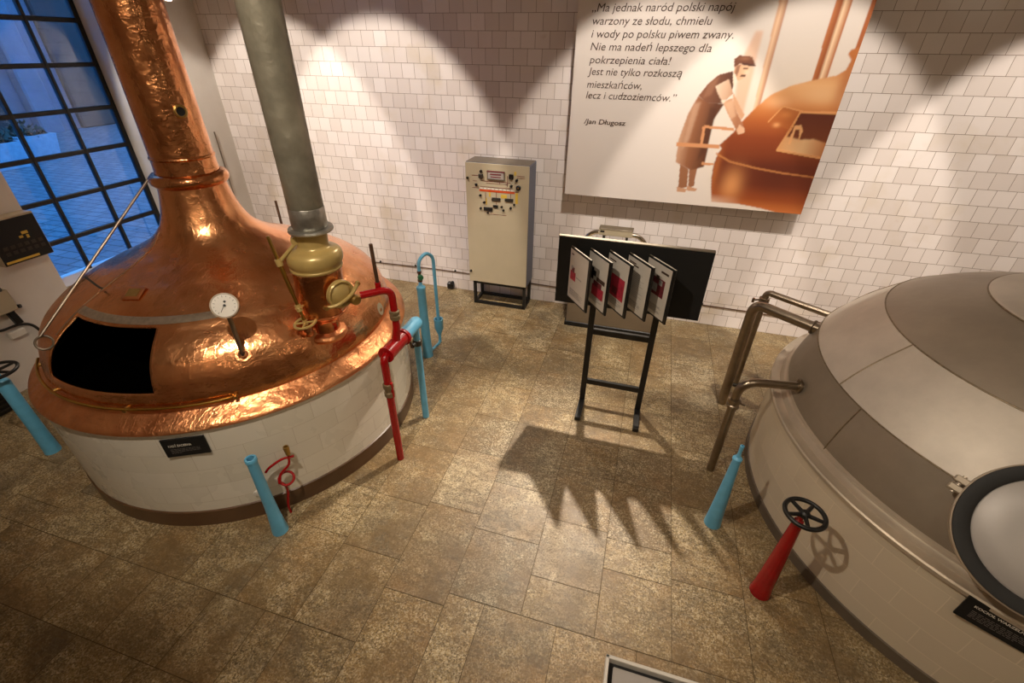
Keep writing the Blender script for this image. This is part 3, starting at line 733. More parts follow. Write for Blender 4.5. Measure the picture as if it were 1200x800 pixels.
MB().lathe(refine(TOPB), TC, seg=192).build('upper_dome', M['tank_top'], tank_)
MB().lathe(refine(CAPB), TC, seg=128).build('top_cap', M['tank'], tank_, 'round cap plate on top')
for r, z in ((1.386, 1.12), (1.10, 1.44), (.662, 1.648)): MB().torus(TC + Vector((0, 0, z)), r, .0045, seg=192, k=6).build('weld_seam', M['tank_seam'], tank_)
for az, pr in ((-169.7, MIDB), (-160.5, LOW), (-95, MIDB), (-80, LOW), (135, MIDB)):
    MB().tube([tp_(az, r + .001, z) for r, z in refine(pr)], .0045, 6).build('weld_seam', M['tank_seam'], tank_)
# round hatch
hk = .962; hc = Vector((0, -5.375, 2.854)) * (1 - hk) + Vector((1.955, -3.567, 1.069)) * hk; hn = Vector((-.406, -.65, .643)).normalized()
ht = MB().lathe([(r * hk, h) for r, h in ((.325, -.34), (.325, -.05), (.342, -.045), (.345, -.03), (.345, .0), (.338, .006))], hc, hn, 96).build('hatch', M['tank_rim'], tank_, 'round hatch collar leaning out of the dome')
MB().lathe([(r * hk, h) for r, h in ((.34, .002), (.336, .012), (.29, .014), (.276, .010), (.274, .0))], hc, hn, 96).build('hatch_ring', M['gasket'], ht, 'broad black ring round the hatch')
MB().lathe([(r * hk, h) for r, h in ((.276, .002), (.268, .008), (.15, .02), (.001, .026))], hc, hn, 96).build('hatch_lid', M['hatch_lid'], ht, 'pale grey slightly domed lid')
R = frame_rot(hn)
for ang in (171, 20):
    a = rad(ang); q = hc + R @ Vector((.352 * cos(a), .352 * sin(a), -.02)); RR = R @ Matrix.Rotation(a, 3, 'Z')
    mb = MB(); mb.box(q + RR @ Vector((0, .022, 0)), (.055, .03, .04), RR, .004); mb.box(q + RR @ Vector((0, -.022, 0)), (.055, .03, .04), RR, .004); mb.cyl(q + RR @ Vector((0, -.045, 0)), q + RR @ Vector((0, .045, 0)), .009, seg=10)
    mb.build('hatch_hinge', M['tank_rim'], ht)
curved_sign('info_sign', TC, 1.563, -127.3, -109.3, .588, .735, 'long black sign with white title on the beige base of the grey tank', 'KOCIOŁ WARZELNY', .036, .046, .0205, .186,
            [(.04, .07 + .0105 * k, .38 if k < 4 else .16) for k in range(5)])

# stainless pipes
def pipe_group(label, base, pts, r, extra):
    root = thing('steel_pipe', label, 'pipe', base)
    MB().tube(pts, r, 20).build('tube', M['steel'], root)
    extra(root); return root
A0 = Vector((.853, -2.455, 0))
def exA(root):
    mb = MB(); mb.lathe([(.031, .655), (.042, .66), (.044, .672), (.042, .684), (.036, .69), (.036, .702), (.044, .708), (.046, .722), (.044, .735), (.031, .74)], A0, seg=28); mb.cyl(A0 + Vector((.045, 0, .70)), A0 + Vector((.075, -.01, .70)), .008, seg=10)
    mb.build('clamp', M['steel'], root, 'ring clamp under the elbow')
    MB().lathe([(.031, .0), (.05, .004), (.052, .012), (.05, .02), (.031, .024)], Vector((1.235, -2.412, .905)), Vector((-1, 0, .05)), 28).build('wall_flange', M['steel'], root)
pipe_group('stainless pipe with ring clamp, the nearest and lowest of three beside the grey tank', A0, bend([A0, A0 + Vector((0, 0, .895)), Vector((1.27, -2.41, .905))], .13, 12), .0305, exA)
B0 = Vector((1.018, -1.535, 0))
pipe_group('thickest stainless pipe, the middle of three bending into the grey tank', B0, bend([B0, B0 + Vector((0, 0, 1.075)), Vector((1.46, -1.875, 1.075))], .10, 12), .042,
           lambda root: MB().lathe([(.042, 0), (.056, .004), (.056, .014), (.042, .018)], Vector((1.40, -1.83, 1.075)), Vector((-.79, .61, 0)), 28).build('wall_flange', M['steel'], root))
C0 = Vector((1.172, -1.205, 0))
def exC(root):
    mb = MB(); mb.lathe([(.029, .945), (.044, .95), (.044, .965), (.034, .968), (.044, .972), (.044, .988), (.029, .992)], C0, seg=24); mb.cyl(C0 + Vector((-.04, -.02, .975)), C0 + Vector((-.10, -.05, .975)), .008, seg=8); mb.cyl(C0 + Vector((-.10, -.05, .955)), C0 + Vector((-.10, -.05, .995)), .012, seg=8)
    mb.build('clamp', M['steel'], root)
    MB().lathe([(.029, .0), (.042, .003), (.042, .03), (.029, .034)], C0, seg=24).build('floor_collar', M['iron'], root)
pipe_group('thin stainless pipe with wing clamp nearest the back wall, rear of three', C0, bend([C0, C0 + Vector((0, 0, 1.045)), Vector((1.66, -1.51, 1.03))], .05, 12), .028, exC)

# ------------------------------------------------------------------ control cabinet
CB = Vector((-1.637, -.18, 0))
cab = thing('control_cabinet', 'tall cream control cabinet with dials on a black stand against the tiled wall', 'control cabinet', CB)
x0, x1, y0, y1, z0, z1 = -2.01, -1.26, -.325, -.025, .325, 1.775
mb = MB(); mb.box(((x0 + x1) / 2, (y0 + y1) / 2, (z0 + z1) / 2), (x1 - x0, y1 - y0, z1 - z0), None, .006); body = mb.build('body', M['cab_side'], cab, 'blue grey steel cabinet body')
MB().box(((x0 + x1) / 2, (y0 + y1) / 2, z1 + .002), (x1 - x0 - .01, y1 - y0 - .01, .006), None, .002).build('top_sheet', M['cab_top'], cab)
dr = MB().box(((x0 + x1) / 2, y0 - .009, (z0 + z1) / 2), (x1 - x0 - .004, .018, z1 - z0 - .004), None, .003).build('door', M['cream'], cab, 'cream enamelled front door')
mb = MB()
for xx in (x0 + .06, x1 - .03):
    for yy in (y0 + .02, y1 - .02): mb.box((xx, yy, .165), (.035, .035, .33))
mb2 = [((x0 + x1) / 2 + .015, y0 + .02), ((x0 + x1) / 2 + .015, y1 - .02)]
for xx, yy in mb2:
    for zz in (.0175, .307): mb.box((xx, yy, zz), (x1 - x0 - .09, .035, .035))
for xx in (x0 + .06, x1 - .03):
    for zz in (.0175, .307): mb.box((xx, (y0 + y1) / 2, zz), (.035, y1 - y0 - .04, .035))
mb.build('stand', M['black'], cab, 'black square tube stand')
yd = y0 - .018
def knob(nm, x, z, r, m, lab=None, par=dr): return MB().lathe([(.001, .022), (r * .7, .022), (r, .016), (r, 0)], (x, yd, z), (0, -1, 0), 20).build(nm, m, par, lab)
for x, z, r in ((-1.982, 1.605, .014), (-1.983, .465, .014), (-1.401, 1.619, .016), (-1.462, 1.552, .015), (-1.879, 1.538, .015), (-1.832, 1.422, .014), (-1.787, 1.345, .013), (-1.831, 1.273, .014), (-1.745, 1.23, .011), (-1.468, 1.307, .014), (-1.425, 1.349, .012), (-1.575, 1.311, .013), (-1.554, 1.273, .013), (-1.818, 1.687, .016)):
    knob('knob', x, z, r, M['black'])
lk = knob('door_lock', -1.379, 1.539, .028, M['black'], 'large round black lock'); MB().lathe([(.001, .026), (.008, .025), (.008, .02)], (-1.379, yd, 1.542), (0, -1, 0), 12).build('key_slot', M['brass'], lk)
MB().box((-1.82, yd - .012, 1.637), (.052, .026, .046), None, .004).build('push_switch', M['iron'], dr, 'dark green push switch')
MB().box((-1.463, yd - .012, 1.656), (.05, .026, .05), None, .004).build('push_switch', M['black'], dr)
mt = MB().box((-1.641, yd - .008, 1.656), (.208, .018, .098), None, .003).build('chart_meter', M['cab_top'], dr, 'wide rectangular chart meter')
MB().box((-1.641, yd - .018, 1.655), (.18, .004, .072), None, .001).build('meter_face', M['hatch_lid'], mt)
mb = MB(); mb.box((-1.641, yd - .021, 1.668), (.13, .003, .014)); mb.box((-1.641, yd - .021, 1.64), (.12, .003, .01)); mb.box((-1.641, yd - .021, 1.697), (.206, .003, .014)); mb.build('meter_scale', M['maroon'], mt, smooth=0)
for x0_, x1_, za, zb, m in ((-1.694, -1.592, 1.375, 1.41, 'iron'), (-1.537, -1.439, 1.378, 1.412, 'iron'), (-1.794, -1.686, 1.249, 1.293, 'black'), (-1.68, -1.62, 1.296, 1.325, 'black')):
    MB().box(((x0_ + x1_) / 2, yd - .006, (za + zb) / 2), (x1_ - x0_, .014, zb - za), None, .002).build('display', M[m], dr)
mb = MB()
mb.mat(0).box((-1.634, yd - .0015, 1.480), (.42, .003, .022))
mb.mat(1)
for x in np.linspace(-1.82, -1.45, 9): mb.box((x, yd - .0015, 1.502), (.034, .003, .014))
mb.mat(3)
for a, b, z, h in ((-1.83, -1.45, 1.522, .004), (-1.82, -1.47, 1.585, .004), (-1.76, -1.5, 1.565, .003), (-1.75, -1.52, 1.215, .003), (-1.40, -1.31, 1.665, .004), (-1.40, -1.31, 1.645, .004), (-1.93, -1.86, 1.638, .005), (-1.92, -1.87, 1.578, .003), (-1.93, -1.85, 1.503, .004), (-1.42, -1.38, 1.49, .006)): mb.box(((a + b) / 2, yd - .0015, z), (b - a, .003, h))
for x, a, b in ((-1.64, 1.33, 1.47), (-1.77, 1.34, 1.46), (-1.60, 1.56, 1.585), (-1.51, 1.54, 1.66), (-1.47, 1.40, 1.47)): mb.box((x, yd - .0015, (a + b) / 2), (.005, .003, b - a))
mb.mat(2)
for x, z, w, h in ((-1.72, 1.44, .02, .05), (-1.55, 1.43, .07, .04), (-1.40, 1.42, .03, .12), (-1.42, 1.69, .025, .04), (-1.76, 1.36, .012, .08)): mb.box((x, yd - .0012, z), (w, .0024, h))
mb.build('flow_diagram', [M['orange'], M['white'], M['yellow'], M['maroon']], dr, 'small coloured process diagram', smooth=0)

# ------------------------------------------------------------------ leaflet stand
S = Vector((-.02, -1.94, 0))
st = thing('info_stand', 'black floor stand with wide black board and five hinged picture leaves', 'display stand', S)
MB().box((-.025, -1.955, 1.345), (1.145, .035, .565), None, .003).build('board', M['black_matte'], st, 'wide matt black back board')
MB().box((-.025, -1.953, 1.631), (1.145, .042, .008), None, .001).build('board_edge', M['board_edge'], st, 'top edge of the board, greyed as if lit')
for x in (-.278, .24):
    ps = MB().box((x, -1.915, .70), (.05, .04, 1.40), None, .003).build('post', M['black'], st)
    MB().box((x, -2.05, .02), (.05, .30, .04), None, .003).build('foot', M['black'], ps)
for z in (.255, .795): MB().box((-.019, -1.917, z), (.47, .03, .055), None, .003).build('crossbar', M['black'], st)
pages = [[(.08, .40, .30, .20, 'pink'), (.14, .56, .16, .12, 'maroon'), (.12, .63, .10, .06, 'greyprint'), (.42, .50, .3, .02, 'greyprint')],
         [(.02, .50, .30, .26, 'black'), (.22, .58, .22, .12, 'black'), (.30, .20, .60, .24, 'pink'), (.36, .40, .42, .12, 'maroon'), (.52, .34, .18, .20, 'paper'), (.50, .52, .42, .08, 'ink')],
         [(.0, .44, .26, .30, 'black'), (.14, .36, .2, .22, 'black'), (.26, .24, .64, .48, 'pink'), (.34, .30, .24, .16, 'maroon'), (.50, .42, .22, .22, 'paper'), (.62, .34, .18, .14, 'paper')],
         [(.08, .86, .42, .03, 'ink')],
         [(.12, .40, .70, .38, 'maroon'), (.30, .46, .24, .16, 'greyprint'), (.18, .64, .14, .10, 'greyprint'), (.58, .62, .14, .10, 'greyprint'), (.44, .70, .12, .08, 'ink'), (.6, .86, .3, .04, 'ink')]]
for i in range(5):
    xa = -.49 + .1475 * i; a = Vector((xa, -1.975, 0)); b = Vector((xa + .188, -2.225, 0)); u = (b - a).normalized(); nn = Vector((u.y, -u.x, 0))
    if nn.x > 0: nn = -nn
    w = (b - a).length; zb, zt = 1.125, 1.562
    c = (a + b) / 2 + Vector((0, 0, (zb + zt) / 2)); R = Matrix((u, Vector((0, 0, 1)), u.cross(Vector((0, 0, 1))))).transposed()
    lf = MB().box(c, (w, zt - zb, .016), R, .002).build('leaf', M['black'], st)
    MB().box(c + Vector((0, 0, (zt - zb) / 2 + .0012)), (w, .002, .009), R).build('leaf_edge', M['board_edge'], lf)
    mb = MB(); pw, ph = w - .03, zt - zb - .03
    pc = c + nn * .0085 - u * .011
    def rect(mb, fx, fz, fw, fh, lift):
        q = pc + u * ((fx + fw / 2 - .5) * pw) + Vector((0, 0, (fz + fh / 2 - .5) * ph)) + nn * lift
        mb.box(q, (fw * pw, fh * ph, .0006), R)
    mb.mat(0); rect(mb, 0, 0, 1, 1, 0)
    names = ['paper']
    for fx, fz, fw, fh, mn in pages[i]:
        if mn not in names: names.append(mn)
        mb.mat(names.index(mn)); rect(mb, fx, fz, fw, fh * (1 if mn in ('ink', 'greyprint') else .9), .0005 + .0003 * names.index(mn))
    if 'letter_dim' not in names: names.append('letter_dim')
    mb.mat(names.index('letter_dim'))
    for k in range(9): rect(mb, .1, .08 + .016 * k, random.uniform(.5, .78), .005, .0005)
    if i in (0, 2, 3): 
        if 'ink' not in names: names.append('ink')
        mb.mat(names.index('ink')); rect(mb, .08, .9, .3 if i else .12, .025, .0009)
    if i == 3:
        mb.mat(names.index('letter_dim'))
        for k in range(14): rect(mb, .1, .30 + .035 * k, random.uniform(.45, .75), .004, .0005)
    mb.build('printed_page', [M[q] for q in names], lf, smooth=0)

# steel wash unit behind the stand
SK = Vector((-.2, -.3, 0))
sk = thing('steel_wash_unit', 'grey steel floor unit with chrome bent pipes behind the black board', 'wash unit', SK)
MB().box((-.2, -.33, .48), (1.0, .40, .86), None, .01).build('casing', M['sink'], sk)
MB().box((-.2, -.33, .03), (1.03, .42, .06), None, .006).build('plinth', M['black'], sk)
bx = MB().box((-.255, -.33, 1.155), (.36, .12, .07), None, .004).build('top_box', M['cream'], sk, 'cream box on top')
MB().box((-.40, -.391, 1.165), (.045, .004, .02)).build('box_slot', M['black'], bx)
MB().box((-.255, -.33, 1.193), (.37, .13, .008), None, .002).build('box_lid', M['sink'], bx)
for x in (-.38, -.13): MB().box((x, -.33, 1.01), (.025, .08, .24)).build('box_bracket', M['iron'], sk)
for sgn, xx in ((-1, -.35), (1, -.15)):
    MB().tube(bend([Vector((xx, -.36, 1.13)), Vector((xx + sgn * .13, -.36, 1.15)), Vector((xx + sgn * .24, -.36, 1.06)), Vector((xx + sgn * .25, -.36, .88))], .09, 8), .024, 16).build('bent_pipe', M['chrome'], sk)

# ------------------------------------------------------------------ poster
PY = -.135
po = thing('poster', 'large wall poster with Polish quotation and sepia picture of a brewer at a copper kettle', 'poster', (.335, PY, 1.46))
px0, px1, pz0, pz1 = -.892, 1.535, 1.466, 3.75
MB().box(((px0 + px1) / 2, PY + .016, (pz0 + pz1) / 2), (px1 - px0, .028, pz1 - pz0), None, .002).build('panel', M['white'], po)
st_ = .006; nx = int((px1 - px0) / st_) + 1; nz = int((pz1 - pz0) / st_) + 1
gx = np.linspace(px0, px1, nx); gz = np.linspace(pz0, pz1, nz); GX, GZ = np.meshgrid(gx, gz)
def sl(r, gg, b): return np.array(lin(r, gg, b)[:3])
IMG = np.ones((nz, nx, 3)) * sl(222, 211, 203)
def blur(m, k):
    for _ in range(k):
        p = np.pad(m, 1, mode='edge'); m = (p[:-2, 1:-1] + p[2:, 1:-1] + p[1:-1, :-2] + p[1:-1, 2:] + 2 * p[1:-1, 1:-1]) / 6
    return m
def mask(poly, soft=1):
    inside = np.zeros(GX.shape, bool); n = len(poly)
    for i in range(n):
        xa, za = poly[i]; xb, zb = poly[(i + 1) % n]
        if za == zb: continue
        cond = ((za > GZ) != (zb > GZ)) & (GX < (xb - xa) * (GZ - za) / (zb - za) + xa); inside ^= cond
    return blur(inside.astype(float), soft)
def fill(poly, c, soft=1, alpha=1.0):
    global IMG
    m = (mask(poly, soft) * alpha)[..., None]; c = c if isinstance(c, np.ndarray) and c.ndim == 3 else np.asarray(c); IMG = IMG * (1 - m) + c * m
def gradz(stops):
    zz = [s_[0] for s_ in stops]; return np.stack([np.interp(GZ, zz, [s_[1][k] for s_ in stops]) for k in range(3)], -1)
def gradx(stops):
    zz = [s_[0] for s_ in stops]; return np.stack([np.interp(GX, zz, [s_[1][k] for s_ in stops]) for k in range(3)], -1)
def glow(cx, cz, rx, rz, c, a):
    global IMG
    m = (a * np.exp(-(((GX - cx) / rx) ** 2 + ((GZ - cz) / rz) ** 2)))[..., None]; IMG = IMG * (1 - m) + np.asarray(c) * m
glow(1.2, 2.1, .75, .75, sl(238, 212, 180), .55)
fill([(.672, 2.30), (.62, 2.75), (.69, 3.0), (.75, 3.0), (.76, 2.30)], sl(214, 150, 100), 9, .55)
fill([(.80, 3.75), (.885, 3.75), (.883, 2.36), (.836, 2.34)], gradx([(.80, sl(196, 120, 66)), (.845, sl(232, 190, 150)), (.885, sl(170, 92, 44))]), 2, .9)
fill([(1.243, 3.75), (1.36, 3.75), (1.365, 2.6), (1.248, 2.56)], gradx([(1.243, sl(190, 112, 60)), (1.29, sl(150, 76, 30)), (1.315, sl(238, 204, 166)), (1.36, sl(176, 96, 46))]), 1)
fill([(1.495, 3.75), (1.54, 3.75), (1.54, 2.87), (1.505, 2.87)], sl(170, 92, 44), 1)
SH = {
'kettle': [(0.615, 2.066), (0.71, 2.183), (0.764, 2.284), (0.85, 2.403), (0.952, 2.517), (1.097, 2.594), (1.263, 2.642), (1.428, 2.68), (1.49, 2.724), (1.503, 2.798), (1.466, 2.839), (1.471, 2.871), (1.533, 2.891), (1.7, 2.95), (1.7, 1.4), (1.372, 1.45), (1.161, 1.49), (0.943, 1.515), (0.669, 1.52), (0.636, 1.644), (0.614, 1.755), (0.605, 1.886), (0.622, 1.993), (0.643, 2.036)],
'hatch': [(1.235, 2.39), (1.6, 2.395), (1.6, 2.0), (1.53, 2.009), (1.136, 2.056), (1.205, 2.247)],
'foam': [(1.178, 2.177), (1.31, 2.155), (1.42, 2.165), (1.6, 2.12), (1.6, 2.005), (1.136, 2.056)],
'lid': [(1.081, 2.434), (1.261, 2.396), (1.179, 2.236), (0.988, 2.294)],
'cap': [(0.566, 2.789), (0.605, 2.82), (0.71, 2.811), (0.751, 2.757), (0.719, 2.743), (0.622, 2.755), (0.584, 2.723)],
'face': [(0.585, 2.749), (0.719, 2.743), (0.709, 2.699), (0.684, 2.675), (0.686, 2.64), (0.641, 2.621), (0.588, 2.687)],
'vest': [(0.58, 2.696), (0.471, 2.667), (0.39, 2.592), (0.325, 2.488), (0.417, 2.428), (0.572, 2.43), (0.614, 2.562), (0.611, 2.634)],
'sleeve': [(0.458, 2.572), (0.561, 2.633), (0.629, 2.516), (0.556, 2.439), (0.5, 2.503)],
'arm': [(0.554, 2.445), (0.629, 2.479), (0.70, 2.36), (0.779, 2.265), (0.807, 2.198), (0.751, 2.181), (0.70, 2.25), (0.608, 2.365)],
'arm2': [(0.628, 2.522), (0.709, 2.42), (0.773, 2.343), (0.756, 2.299), (0.647, 2.429)],
'apron': [(0.325, 2.488), (0.425, 2.44), (0.572, 2.43), (0.51, 2.292), (0.514, 2.05), (0.516, 1.854), (0.394, 1.814), (0.234, 1.883), (0.222, 2.096), (0.264, 2.331)],
'leg1': [(0.283, 1.868), (0.374, 1.822), (0.396, 1.643), (0.311, 1.617)], 'leg2': [(0.382, 1.818), (0.455, 1.854), (0.461, 1.662), (0.411, 1.626)],
'shoe1': [(0.295, 1.639), (0.4, 1.625), (0.387, 1.589), (0.305, 1.589)], 'shoe2': [(0.4, 1.657), (0.503, 1.633), (0.482, 1.606), (0.396, 1.611)],
'rail1': [(0.434, 2.237), (0.709, 2.227), (0.716, 2.199), (0.439, 2.214)], 'rail2': [(0.422, 2.225), (0.45, 2.222), (0.461, 2.051), (0.433, 2.053)],
'rail3': [(0.206, 2.068), (0.614, 2.07), (0.622, 2.037), (0.213, 2.034)], 'rail4': [(0.484, 1.899), (0.602, 1.898), (0.608, 1.875), (0.49, 1.874)],
'grip': [(1.218, 2.11), (1.226, 2.271), (1.28, 2.279), (1.308, 2.233), (1.301, 2.135), (1.279, 2.241), (1.245, 2.239), (1.24, 2.108)]}
kz = gradz([(1.47, sl(196, 110, 52)), (1.58, sl(150, 70, 26)), (1.72, sl(112, 44, 16)), (1.9, sl(104, 40, 14)), (2.0, sl(122, 52, 18)), (2.15, sl(136, 60, 22)), (2.3, sl(172, 90, 38)), (2.45, sl(206, 128, 66)), (2.6, sl(226, 168, 112)), (2.8, sl(190, 112, 54))])
fill(SH['kettle'], kz, 2)
km = IMG.copy(); mk = mask(SH['kettle'], 2)[..., None]
glow(.82, 1.70, .10, .15, sl(222, 150, 90), .85); glow(1.38, 2.53, .22, .09, sl(232, 182, 130), .8); glow(1.52, 2.62, .06, .2, sl(172, 92, 40), .7); glow(1.02, 2.46, .12, .05, sl(236, 186, 138), .5); glow(.63, 1.8, .04, .3, sl(190, 108, 50), .6); glow(1.2, 1.8, .25, .15, sl(78, 28, 8), .6)
IMG = IMG * mk + km * (1 - mk)
m = (np.clip((1.60 - GZ) / .14, 0, 1) * np.clip((.95 - GX) / .3, 0, 1) * mk[..., 0])[..., None]; IMG = IMG * (1 - m) + sl(236, 214, 190) * m
fill([(.60, 2.0), (.75, 1.93), (1.0, 1.885), (1.25, 1.855), (1.6, 1.83), (1.6, 1.815), (1.25, 1.838), (1.0, 1.866), (.75, 1.91), (.60, 1.98)], sl(198, 128, 72), 1, .7)
fill(SH['lid'], sl(170, 92, 40), 1, .8); fill(SH['hatch'], sl(214, 146, 86), 1)
for pa, pb in (((1.081, 2.434), (1.261, 2.396)), ((1.261, 2.396), (1.6, 2.40)), ((1.136, 2.056), (1.6, 2.0)), ((1.081, 2.434), (.988, 2.294)), ((1.136, 2.056), (1.235, 2.39))):
    fill([pa, pb, (pb[0] + .004, pb[1] - .013), (pa[0] + .004, pa[1] - .013)], sl(226, 160, 100), 1, .9)
glow(1.07, 2.27, .03, .02, sl(228, 160, 100), .8); glow(1.13, 2.36, .05, .03, sl(206, 128, 66), .6)
cx, cz = 1.38, 2.2; fill([(cx + (a - cx) * .95, cz + (b - cz) * .92) for a, b in SH['hatch']], gradz([(2.0, sl(120, 58, 24)), (2.39, sl(88, 34, 12))]), 1)
fill(SH['foam'], gradx([(1.13, sl(206, 146, 92)), (1.35, sl(226, 180, 130)), (1.55, sl(176, 104, 54))]), 3, .9); fill(SH['grip'], sl(220, 160, 106), 1)
for k in ('leg1', 'leg2'): fill(SH[k], sl(150, 98, 66), 1)
for k in ('shoe1', 'shoe2'): fill(SH[k], sl(196, 146, 112), 1)
fill(SH['apron'], gradx([(.22, sl(196, 150, 118)), (.34, sl(146, 92, 60)), (.50, sl(92, 50, 28))]), 2)
fill(SH['arm2'], sl(206, 156, 120), 1); fill(SH['vest'], gradx([(.33, sl(134, 84, 58)), (.6, sl(78, 40, 24))]), 1)
fill(SH['sleeve'], gradx([(.46, sl(226, 196, 170)), (.62, sl(190, 146, 116))]), 1); fill(SH['arm'], gradx([(.55, sl(216, 168, 132)), (.72, sl(170, 112, 78))]), 1)
fill([(.75, 2.26), (.80, 2.23), (.815, 2.19), (.76, 2.17), (.735, 2.21)], sl(218, 172, 138), 1)
fill(SH['face'], gradx([(.59, sl(196, 146, 112)), (.70, sl(222, 178, 142))]), 1); fill(SH['cap'], sl(104, 58, 36), 1)
fill([(.60, 2.735), (.635, 2.75), (.625, 2.66), (.60, 2.66)], sl(120, 74, 50), 2, .8); fill([(.64, 2.765), (.755, 2.752), (.765, 2.738), (.70, 2.74), (.64, 2.748)], sl(70, 36, 22), 1); glow(.66, 2.795, .05, .014, sl(150, 98, 66), .7); glow(.70, 2.69, .02, .02, sl(236, 200, 170), .5)
fill([(.655, 2.672), (.70, 2.668), (.695, 2.652), (.65, 2.655)], sl(86, 50, 34), 1); fill([(.66, 2.728), (.705, 2.722), (.703, 2.712), (.66, 2.716)], sl(86, 50, 34), 1)
fill([(.40, 2.60), (.48, 2.66), (.44, 2.50), (.37, 2.47)], sl(160, 110, 82), 6, .5); fill([(.30, 2.42), (.36, 2.44), (.32, 2.10), (.27, 2.0)], sl(214, 174, 144), 7, .45); fill([(.45, 2.40), (.52, 2.38), (.49, 2.0), (.44, 1.9)], sl(70, 34, 18), 8, .5); fill([(.53, 2.455), (.60, 2.47), (.62, 2.50), (.56, 2.43)], sl(238, 216, 194), 2, .9); fill([(.58, 2.43), (.64, 2.47), (.70, 2.33), (.66, 2.30)], sl(232, 190, 156), 4, .45)
fill([(.585, 2.68), (.61, 2.67), (.63, 2.56), (.605, 2.60)], sl(228, 204, 182), 1)
for k in ('rail1', 'rail2', 'rail3', 'rail4'): fill(SH[k], sl(206, 142, 96), 1)
tm = MB()
for body, xs, z, w in (('\u201eMa jednak naród polski napój', -.760, 3.145, 1.24), ('warzony ze słodu, chmielu', -.745, 3.045, 1.06), ('i wody po polsku piwem zwany.', -.745, 2.944, 1.264), ('Nie ma nadeń lepszego dla', -.743, 2.842, 1.10),
                       ('pokrzepienia ciała!', -.743, 2.735, .765), ('Jest nie tylko rozkoszą', -.748, 2.637, .888), ('mieszkańców,', -.745, 2.526, .534), ('lecz i cudzoziemców.\u201d', -.746, 2.431, .876)):
    text_into(tm, body, lambda x, y, xs=xs, z=z: Vector((xs + x, PY - .002, z + y)), .092, w, .18, 0)
text_into(tm, '/Jan Długosz', lambda x, y: Vector((-.744 + x, PY - .002, 2.198 + y)), .066, .428, .12, .001)
pv = np.stack([GX.ravel(), np.full(GX.size, PY), GZ.ravel()], -1)
vs = np.concatenate([pv, np.array(tm.v)]) - np.array([.335, PY, 1.46])
idx = np.arange(nz * nx).reshape(nz, nx); fq = np.stack([idx[:-1, :-1].ravel(), idx[:-1, 1:].ravel(), idx[1:, 1:].ravel(), idx[1:, :-1].ravel()], -1).tolist()
me = bpy.data.meshes.new('printed_face'); me.from_pydata(vs.tolist(), [], fq + [[q + nx * nz for q in f_] for f_ in tm.f]); me.materials.append(M['print']); me.materials.append(M['ink'])
me.polygons.foreach_set('material_index', [0] * len(fq) + [1] * len(tm.f))
ca = me.color_attributes.new('print', 'FLOAT_COLOR', 'POINT'); ca.data.foreach_set('color', np.concatenate([np.concatenate([IMG.reshape(-1, 3), np.zeros((len(tm.v), 3))]), np.ones((len(vs), 1))], 1).astype(np.float32).ravel())
o = bpy.data.objects.new('printed_face', me); COL.objects.link(o); o.parent = po; o['label'] = 'printed quotation and sepia picture of a capped brewer leaning on a kettle'
for x in (-.6, 1.2):
    for z in (1.75, 3.4): MB().cyl((x, PY + .03, z), (x, -.0002, z), .012, seg=10).build('stand_off', M['rod_steel'], po)

kk = .9895; po.location = (.335 * kk, -.19, 2.854 + (1.46 - 2.854) * kk); po.scale = (kk, .1901 / .135, kk)

# ------------------------------------------------------------------ small things on the walls
mb = MB(); pts = [(x, -.011, .245 + .012 * sin(x * 1.9)) for x in np.linspace(-4.6, 3.5, 60)]
mb.tube(pts, .0065, 8); o = mb.build('wall_cable', M['rust']); tag(o, 'thin brown cable running low along the tiled back wall', 'cable')
for k, x in enumerate((-3.5, -2.95, -2.35, .86, 1.5)): MB().box((x, -.010, .245 + .012 * sin(x * 1.9) + .012), (.02, .02, .035), None, .003).build('cable_clip', M['iron'], o)
o = MB().box((-2.42, -.035, .055), (.09, .07, .09), None, .012); o.cyl((-2.40, -.05, .09), (-2.37, -.08, .12), .025, seg=14)
tag(o.build('wall_socket', M['black']), 'small black socket at the foot of the back wall beside the cabinet', 'socket')
tag(MB().cyl((XL + .02, -.282, .9), (XL + .02, -.282, 1.9), .008, seg=10).build('wall_conduit', M['rod_steel']), 'thin upright conduit on the white left wall near the corner', 'conduit')
q0 = Vector((-4.55, -.55, 0)); tag(MB().cyl(q0, q0 + Vector((0, 0, 1.17)), .016, seg=12).build('iron_rod', M['rust']), 'upright brown iron rod standing behind the copper dome', 'rod')
# left wall boxes
cbx = thing('control_box', 'black control box with yellow labels high on the left wall by the window', 'control box', (XL, -2.75, 1.15))
MB().box((XL + .058, -2.80, 1.35), (.124, .40, .40), None, .006).build('case', M['cream'], cbx, 'cream metal case')
mb = MB(); mb.mat(3).box((XL + .124, -2.80, 1.345), (.008, .385, .375), None, .002); mb.mat(0)
for dy, dz, w, h in ((.06, .05, .05, .025), (.02, .02, .03, .02), (-.05, -.165, .26, .02), (.07, .012, .02, .03)): mb.box((XL + .129, -2.80 + dy, 1.345 + dz), (.002, w, h))
mb.mat(1)
for k in range(6):
    for i in range(2): mb.box((XL + .129, -2.93 + .055 * k, 1.25 + .05 * i), (.002, .035, .03))
mb.mat(2).box((XL + .129, -2.945, 1.46), (.002, .03, .02)); mb.build('front_panel', [M['yellow'], M['iron'], M['red'], M['black_matte']], cbx, 'black front panel with yellow labels', smooth=0)
jb = thing('junction_box', 'beige junction box with black pins below the control box on the left wall', 'junction box', (XL, -3.12, .75))
MB().box((XL + .05, -3.17, .87), (.10, .20, .20), None, .006).build('case', M['cream'], jb)
for y, z in ((-3.08, .79), (-3.14, .985), (-3.22, .985)): MB().cyl((XL + .06, y, z), (XL + .10, y + .03, z), .018, seg=12).build('pin', M['black'], jb)
